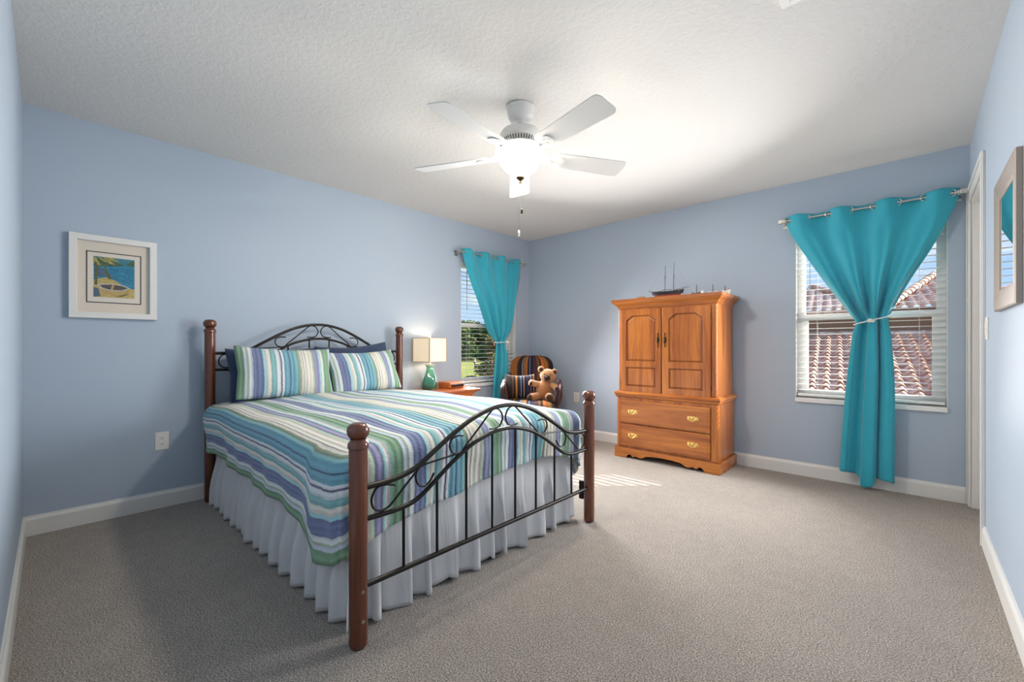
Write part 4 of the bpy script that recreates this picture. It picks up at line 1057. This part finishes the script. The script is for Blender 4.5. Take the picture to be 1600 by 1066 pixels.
poly(4, [(.10, .26), (.22, .10), (.5, .04), (.78, .06), (.86, .16), (.88, .24), (.6, .20), (.3, .21)]); poly(9, [(.08, .30), (.16, .22), (.4, .17), (.7, .18), (.90, .26), (.72, .33), (.45, .35), (.2, .33)]); poly(5, [(.13, .29), (.22, .23), (.42, .19), (.68, .20), (.84, .26), (.68, .31), (.45, .33), (.22, .31)]); poly(4, [(.4, .195), (.46, .195), (.5, .33), (.44, .33)])
poly(6, [(.02, .30), (.08, .30), (.10, .6), (.13, .9), (.07, 1), (.03, .7)]); poly(6, [(.34, .46), (.42, .46), (.30, .72), (.22, .98), (.17, .98), (.26, .70)])
for fr_ in ([(.05, .98), (.18, .78), (.09, .80), (.02, .93)], [(.22, 1), (.38, .84), (.52, .82), (.40, .94), (.28, 1)], [(.28, 1), (.52, .90), (.60, .92), (.45, 1)], [(.0, 1), (.0, .8), (.06, .92)], [(.12, .99), (.30, .92), (.32, .86), (.16, .92)]): poly(7, fr_)
poly(8, [(0, 0), (.16, .02), (.12, .2), (.0, .24)]); poly(6, [(.5, .02), (.9, .14), (.7, .04)])
pr.build('print', cols, pf, smooth=0, off=o_)
MB().box(.0165, py0 + fw, pz0 + fw, .0180, py1 - fw, pz1 - fw).build('picture_glass', M['glass'], pf, smooth=0, off=o_)

# silver framed mirror on the right wall
mr = thing('framed_mirror', (W, -1.655, 1.5), 'silver framed mirror on the right wall reflecting the turquoise curtain', 'mirror'); o_ = mr.location
my0, my1, mz0, mz1 = -1.92, -1.39, 1.225, 1.778
fw = .085
mb = MB(); prof = [(0, .001), (0, .017), (.005, .021), (.014, .022), (.062, .016), (.070, .0165), (.078, .014), (.085, .012), (.085, .001)]
rings = []
for o, d in prof:
    rings += [(W - d, my0 + o, mz0 + o), (W - d, my1 - o, mz0 + o), (W - d, my1 - o, mz1 - o), (W - d, my0 + o, mz1 - o)]
n = len(prof); mb.add(rings, [(i * 4 + k, i * 4 + (k + 1) % 4, ((i + 1) % n) * 4 + (k + 1) % 4, ((i + 1) % n) * 4 + k) for i in range(n) for k in range(4)])
mb.build('frame', M['silver'], mr, smooth=0, off=o_)
mg = mat('mirror_glass', (232, 240, 240), .01, 1)
MB().box(W - .0105, my0 + fw - .002, mz0 + fw - .002, W - .004, my1 - fw + .002, mz1 - fw + .002).build('mirror_pane', mg, mr, smooth=0, off=o_)

# ================================================================== wall plates, vent
def outlet(name, P, c, label, sw=False):
    t = thing(name, P(c[0], .0, c[1]), label, 'outlet' if not sw else 'light switch', 0); o = t.location
    hw, hh = .036, .058
    def bx(s0, d0, z0, s1, d1, z1, mb): a = P(s0, d0, z0); b = P(s1, d1, z1); mb.box(min(a[0], b[0]), min(a[1], b[1]), z0, max(a[0], b[0]), max(a[1], b[1]), z1); return mb
    bx(c[0] - hw, .0, c[1] - hh, c[0] + hw, .006, c[1] + hh, MB()).build('cover_plate', M['plate'], t, smooth=0, bevel=.002, off=o)
    if sw:
        bx(c[0] - .016, .006, c[1] - .033, c[0] + .016, .009, c[1] + .033, MB()).build('rocker', M['plate'], t, smooth=0, bevel=.002, off=o); return
    for dz in (-.0195, .0195):
        z = c[1] + dz; mb = MB(); pts = []
        pts = [(c[0] + .0165 * cos(a) if abs(cos(a)) < .99 else c[0] + .0165 * cos(a), z + max(-.013, min(.013, .0175 * sin(a)))) for a in [2 * pi * i / 24 for i in range(24)]]
        vs = [P(u, .006, v_) for u, v_ in pts] + [P(u, .0085, v_) for u, v_ in pts]
        mb.add(vs, [tuple(range(24)), tuple(range(47, 23, -1))] + [(i, (i + 1) % 24, (i + 1) % 24 + 24, i + 24) for i in range(24)])
        s = mb.build('receptacle', M['plate'], t, smooth=0, off=o)
        q = MB()
        for ds in (-.0055, .0055): bx(c[0] + ds - .001, .0085, z - .002, c[0] + ds + .001, .0089, z + .007, q)
        bx(c[0] - .002, .0085, z - .009, c[0] + .002, .0089, z - .005, q); q.build('slots', M['dark'], s, smooth=0, off=o)
outlet('wall_outlet', lambda s, d, z: (d, s, z), (-3.746, .442), 'white double wall outlet on the left wall below the framed print')
outlet('wall_outlet', lambda s, d, z: (s, -d, z), (.742, .466), 'white double wall outlet on the back wall beside the armchair')
outlet('light_switch', lambda s, d, z: (W - d, s, z), (-.945, 1.165), 'white light switch on the right wall beside the doorway', True)
vt = thing('ceiling_vent', (3.45, -2.36, H), 'white ceiling air vent cut by the top edge of the view', 'air vent'); o_ = vt.location
mb = MB(); vx0, vx1, vy0, vy1 = 3.272, 3.63, -2.485, -2.236; z0, z1 = H - .008, H - .0005
mb.box(vx0, vy0, z0, vx0 + .03, vy1, z1).box(vx1 - .03, vy0, z0, vx1, vy1, z1).box(vx0 + .03, vy0, z0, vx1 - .03, vy0 + .03, z1).box(vx0 + .03, vy1 - .03, z0, vx1 - .03, vy1, z1)
mb.build('vent_frame', M['white'], vt, smooth=0, bevel=.002, off=o_)
mb = MB()
for k in range(8): y = vy0 + .04 + k * .0235; mb.box(vx0 + .03, y, H - .010, vx1 - .03, y + .016, H - .0085, RX(25, 'X'))
mb.build('louvres', M['white'], vt, smooth=0, off=o_)
MB().box(vx0 + .03, vy0 + .03, H - .0035, vx1 - .03, vy1 - .03, H - .001).build('vent_opening', M['dark'], vt, smooth=0, off=o_)

# ================================================================== outside: neighbour's tiled roof
tile = mat('terracotta_tile', (220, 172, 146), .75, spec=.2); M['tile'] = tile
v = coords(tile, (3.6, 3.0, 3.0)); vn = N(tile.node_tree, 'ShaderNodeTexVoronoi'); vn.inputs['Scale'].default_value = 1.2; tile.node_tree.links.new(v, vn.inputs['Vector'])
setcol(tile, mixc(tile, .35, ramp(tile, vn.outputs['Color'], [(.2, lin((186, 132, 108))), (.5, lin((226, 178, 150))), (.85, lin((242, 208, 184)))]), ramp(tile, noise(tile, v, 6, 3), [(.3, lin((172, 124, 102))), (.7, lin((240, 204, 178)))])))
M['stucco'] = painted('neighbour_stucco', (150, 112, 96), .9, .3, 30); M['fascia'] = mat('brown_fascia', (120, 78, 62), .7)
GZ = -2.95
nh = thing('neighbour_house', (2.7, 11.5, 0), 'house with terracotta barrel tile roofs outside the right window', 'house'); o_ = (0, 0, 0)
def tile_field(name, a, b, up, length, xl, xr, col=.215, row=.30, m='tile'):
    """a->b eave direction unit, up = slope unit vector; xl(t), xr(t) = extents along the eave at slope distance t"""
    a = Vector(a); b = Vector(b).normalized(); up = Vector(up).normalized(); nrm = b.cross(up).normalized()
    if nrm.z < 0: nrm = -nrm
    mb = MB(); lo = min(xl(0), xl(length)); hi = max(xr(0), xr(length)); nr = int(length / row); nc = int((hi - lo) / col) ; per = 8
    for r in range(nr):
        t0 = r * row; t1 = (r + 1) * row + .02
        L0 = xl(t0); R0 = xr(t0)
        if R0 - L0 < .1: continue
        vs = []; cnt = 0
        for k in range(nc * per + 1):
            s = lo + k * col / per; s = min(max(s, L0), R0); ph = (k % per) / per
            hgt = .085 * max(0, sin(pi * min(1, ph / .62))) if ph < .62 else -.012 * sin(pi * (ph - .62) / .38)
            base = a + b * s
            vs += [base + up * t0 + nrm * (hgt + .045), base + up * t1 + nrm * (hgt * .80), base + up * t0 + nrm * (hgt + .012)]; cnt += 1
        fs = []
        for k in range(cnt - 1): fs += [(k * 3, k * 3 + 3, k * 3 + 4, k * 3 + 1), (k * 3 + 2, k * 3 + 5, k * 3 + 3, k * 3)]
        mb.add(vs, fs)
    o = mb.build(name, M[m], nh, smooth=50, off=o_); return o
sl_ = radians(17); upv = (0, cos(sl_), sin(sl_)); o_ = (0, 0, 0)     # built in the house's own frame: ridge of the near roof at y = 0
yE, zE = -7.0, 1.38 - 7.0 * math.tan(sl_)
tile_field('roof', (0, yE, zE), (1, 0, 0), upv, 7.0 / cos(sl_), lambda t: -4.2, lambda t: 6.5, .25, .27)
mb = MB(); n = 24
for k in range(n): mb.tube([(-4.2 + k * 10.7 / n, 0, 1.40), (-4.2 + (k + 1.1) * 10.7 / n, 0, 1.40)], [.10, .085], 10)
mb.build('ridge_caps', M['tile'], nh, smooth=50)
MB().box(-4.1, yE + .3, GZ, 6.4, yE + .45, zE + .02).build('wall', M['stucco'], nh, smooth=0)
MB().box(-4.2, yE - .06, zE - .16, 6.5, yE - .005, zE + .03).build('fascia', M['fascia'], nh, smooth=0)
MB().box(-5.2, 1.3, GZ, 6.5, 1.5, 2.14).build('upper_wall', M['stucco'], nh, smooth=0)
MB().box(-5.2, .80, 2.02, .45, .86, 2.18).build('fascia', M['tile'], nh, smooth=0)
MB().box(.55, .80, 2.02, 6.5, .86, 2.18).build('fascia', M['fascia'], nh, smooth=0)
tile_field('roof', (0, .82, 2.16), (1, 0, 0), upv, 3.9, lambda t: -5.2 + t * .3, lambda t: .45 - t * .5, .25, .27)
tile_field('roof', (0, .82, 2.16), (1, 0, 0), upv, 5.0, lambda t: .55 + t * .33, lambda t: 6.5 - t * .3, .25, .27)
for (xa, k_, ln) in ((.45, -.5, 3.8), (.55, .33, 4.9)):
    mb = MB(); A = Vector((xa, .82, 2.24)); B_ = Vector((xa + k_ * ln, .82 + ln * cos(sl_), 2.24 + ln * sin(sl_))); n = 14
    for k in range(n): mb.tube([A.lerp(B_, k / n), A.lerp(B_, (k + 1.12) / n)], [.12, .09], 10)
    mb.build('ridge_caps', M['tile'], nh, smooth=50)
nh.rotation_euler = (0, 0, radians(6)); nh.location = (2.7, 11.5, 0)
# ================================================================== outside: golf course seen through the left window
GZ = -2.95
gr = mat('fairway_grass', (134, 160, 66), .95, spec=.1)
setcol(gr, ramp(gr, noise(gr, coords(gr), .18, 4, .6), [(.35, lin((116, 132, 62))), (.65, lin((150, 150, 84)))]))
lawn = MB().box(-260, -60, GZ - .1, 60, 260, GZ).build('lawn', gr, smooth=0); struct(lawn, 'golf course fairway outside the left window', 'lawn')
leafA = mat('dark_leaf', (62, 74, 44), .8, spec=.2); leafB = mat('olive_leaf', (112, 116, 70), .8, spec=.2); leafC = mat('bright_leaf', (96, 134, 60), .8, spec=.2); leafR = mat('reddish_leaf', (150, 104, 70), .8)
bark = mat('grey_bark', (98, 82, 68), .9)
def onray(px, py, z=GZ):   # a place on the ground where the photo shows it
    yw = radians(42.989); d = Vector((-sin(yw) + cos(yw) * (px - 800) / 671.37, cos(yw) + sin(yw) * (px - 800) / 671.37, -(py - 540.77) / 671.37)); t = (z - 1.0733) / d.z
    return Vector((3.657, -4.2496, 1.0733)) + d * t
def foliage(mb, c, r, n, ls, rnd, ms):
    for k in range(n):
        while True:
            p = Vector((rnd.uniform(-1, 1), rnd.uniform(-1, 1), rnd.uniform(-1, 1)))
            if .25 < p.length < 1: break
        q = Vector(c) + Vector((p.x * r[0], p.y * r[1], p.z * r[2]))
        R3 = Matrix.Rotation(rnd.uniform(0, 6.3), 3, 'Z') @ Matrix.Rotation(rnd.uniform(-1.2, 1.2), 3, 'X'); l = ls * rnd.uniform(.6, 1.3)
        mb.cur = rnd.randrange(ms)
        mb.add([q + R3 @ Vector(v_) for v_ in ((-l, 0, 0), (0, -l * .5, l * .15), (l, 0, 0), (0, l * .5, l * .15))], [(0, 1, 2, 3)])
def tree(loc, h, crown, seed, label, ms):
    rnd = random.Random(seed); t = thing('tree', loc, label, 'tree', 0, 'trees beyond the fairway')
    tr = MB(); tr.tube(spline([(0, 0, 0), (.1, .05, h * .3), (-.1, .1, h * .6), (0, 0, h * .85)], 4), [.35 - .02 * i for i in range(13)], 8)
    for k in range(5):
        a = rnd.uniform(0, 6.3); z = h * rnd.uniform(.35, .6); tr.tube([(0, 0, z), (crown * .6 * cos(a), crown * .6 * sin(a), z + h * .25)], [.14, .05], 6)
    tr.build('trunk', bark, t, smooth=60)
    f = MB()
    for k in range(13):
        a = rnd.uniform(0, 6.3); d = rnd.uniform(.1, .75) * crown; z = h * (.16 + .74 * (k + rnd.uniform(-.5, .5)) / 12)
        foliage(f, (d * cos(a), d * sin(a), z), (crown * .5, crown * .5, h * .15), 300, .55, rnd, len(ms))
    f.build('foliage', ms, t, smooth=0)
TR = [(716, 563, 10.6, 6.5, 'broad dark evergreen tree at the far left behind the golfer'), (734, 562, 11.4, 6.0, 'tall dense tree straight behind the golfer'), (752, 562.5, 10.0, 6.0, 'olive green tree behind the golfer, right of the tall one'), (770, 562, 10.4, 6.5, 'pale tree partly hidden behind the curtain edge'), (743, 560.5, 9.6, 6.5, 'distant low tree between the two taller crowns'), (764, 565, 6.2, 4.6, 'low bushy tree near the right edge of the left window')]
for i, (px, py, h, c, lb) in enumerate(TR): tree(onray(px, py), h, c, 20 + i, lb, [[leafA, leafB, leafC], [leafA, leafA, leafB], [leafB, leafB, leafC], [leafB, leafA, leafB], [leafA, leafB, leafB], [leafC, leafB, leafR]][i])
def bush(loc, r, h, seed, label, ms, n=900):
    rnd = random.Random(seed); t = thing('bush', loc, label, 'bush')
    s = MB()
    for k in range(6): a = rnd.uniform(0, 6.3); s.tube([(0, 0, 0), (r * .5 * cos(a), r * .5 * sin(a), h * .7)], [.03, .012], 6)
    s.build('stems', bark, t)
    f = MB()
    for k in range(5): a = rnd.uniform(0, 6.3); d = rnd.uniform(0, .5) * r; foliage(f, (d * cos(a), d * sin(a), h * rnd.uniform(.35, .7)), (r * .6, r * .6, h * .3), n // 5, .16, rnd, len(ms))
    f.build('foliage', ms, t, smooth=0)
p = onray(765, 597); bush(p, 1.7, 2.9, 5, 'leafy dark bush with reddish flowers right of the golfer', [leafA, leafA, leafB, leafR], 1600)
p = onray(737, 597); bush(p, .9, .75, 6, 'small bright green shrub at the lower edge of the left window', [leafC, leafC, leafB], 500)
# golfer
gp = onray(743, 577)
go = thing('person', gp, 'person in dark trousers and white cap standing on the fairway bending over a golf club', 'person', radians(160))
def skin(name, pts, edges, rad, m, parent, sub=2):
    me = bpy.data.meshes.new(name); me.from_pydata(pts, edges, []); o = bpy.data.objects.new(name, me); COL.objects.link(o); o.parent = parent
    md = o.modifiers.new('skin', 'SKIN'); 
    if not me.skin_vertices: me.skin_vertices.new()
    for sv, r in zip(me.skin_vertices[0].data, rad): sv.radius = (r, r)
    me.skin_vertices[0].data[0].use_root = True
    s_ = o.modifiers.new('sub', 'SUBSURF'); s_.levels = sub; s_.render_levels = sub
    me.materials.append(m); md.use_smooth_shade = True; return o
skinm = mat('skin_tone', (196, 150, 124), .6)
body = skin('body', [(0, 0, .92), (.05, 0, 1.12), (.14, 0, 1.38), (.20, 0, 1.50), (.25, 0, 1.60), (.27, 0, 1.70), (0, .10, .86), (.02, .13, .48), (-.02, .15, .08), (.10, .16, .03), (0, -.10, .86), (.02, -.13, .48), (-.02, -.15, .08), (.10, -.16, .03), (.15, .19, 1.38), (.26, .18, 1.12), (.38, .04, .92), (.15, -.19, 1.38), (.26, -.18, 1.12), (.38, -.03, .90)],
            [(0, 1), (1, 2), (2, 3), (3, 4), (4, 5), (0, 6), (6, 7), (7, 8), (8, 9), (0, 10), (10, 11), (11, 12), (12, 13), (2, 14), (14, 15), (15, 16), (2, 17), (17, 18), (18, 19)],
            [.15, .15, .17, .065, .10, .09, .10, .075, .05, .04, .10, .075, .05, .04, .075, .05, .035, .075, .05, .035], skinm, go)
M['trouser'] = mat('dark_trousers', (44, 50, 66), .8); M['shirt'] = mat('navy_jacket', (54, 64, 86), .8); M['cap'] = mat('white_cap', (236, 234, 230), .7)
skin('trousers', [(0, 0, .95), (0, .10, .86), (.02, .13, .48), (-.02, .15, .09), (0, -.10, .86), (.02, -.13, .48), (-.02, -.15, .09)], [(0, 1), (1, 2), (2, 3), (0, 4), (4, 5), (5, 6)], [.17, .12, .10, .08, .12, .10, .08], M['trouser'], go)
skin('jacket', [(.03, 0, 1.02), (.06, 0, 1.15), (.145, 0, 1.38), (.15, .20, 1.38), (.26, .185, 1.12), (.35, .07, .97), (.15, -.20, 1.38), (.26, -.185, 1.12), (.35, -.06, .96)], [(0, 1), (1, 2), (2, 3), (3, 4), (4, 5), (2, 6), (6, 7), (7, 8)], [.175, .17, .19, .09, .065, .05, .09, .065, .05], M['shirt'], go)
cp = MB(); cp.ell((.265, 0, 1.735), (.115, .105, .075)); cp.prism([(.30, -.08), (.42, -.06), (.44, 0), (.42, .06), (.30, .08)], 1.70, 1.715, 'xy'); cp.build('cap', M['cap'], go, smooth=60)
cl = thing('golf_club', gp + Matrix.Rotation(radians(160), 3, 'Z') @ Vector((.72, .0, 0)), 'thin golf club held by the person on the fairway', 'golf club', radians(160))
MB().tube([(-.34, 0, .93), (-.02, 0, .03)], .009, 6).build('shaft', M['nickel'], cl); MB().box(-.04, -.03, .002, .03, .05, .045).build('club_head', M['nickel'], cl, smooth=0, bevel=.008); MB().tube([(-.36, 0, .985), (-.28, 0, .76)], .015, 8).build('grip', M['dark'], cl)
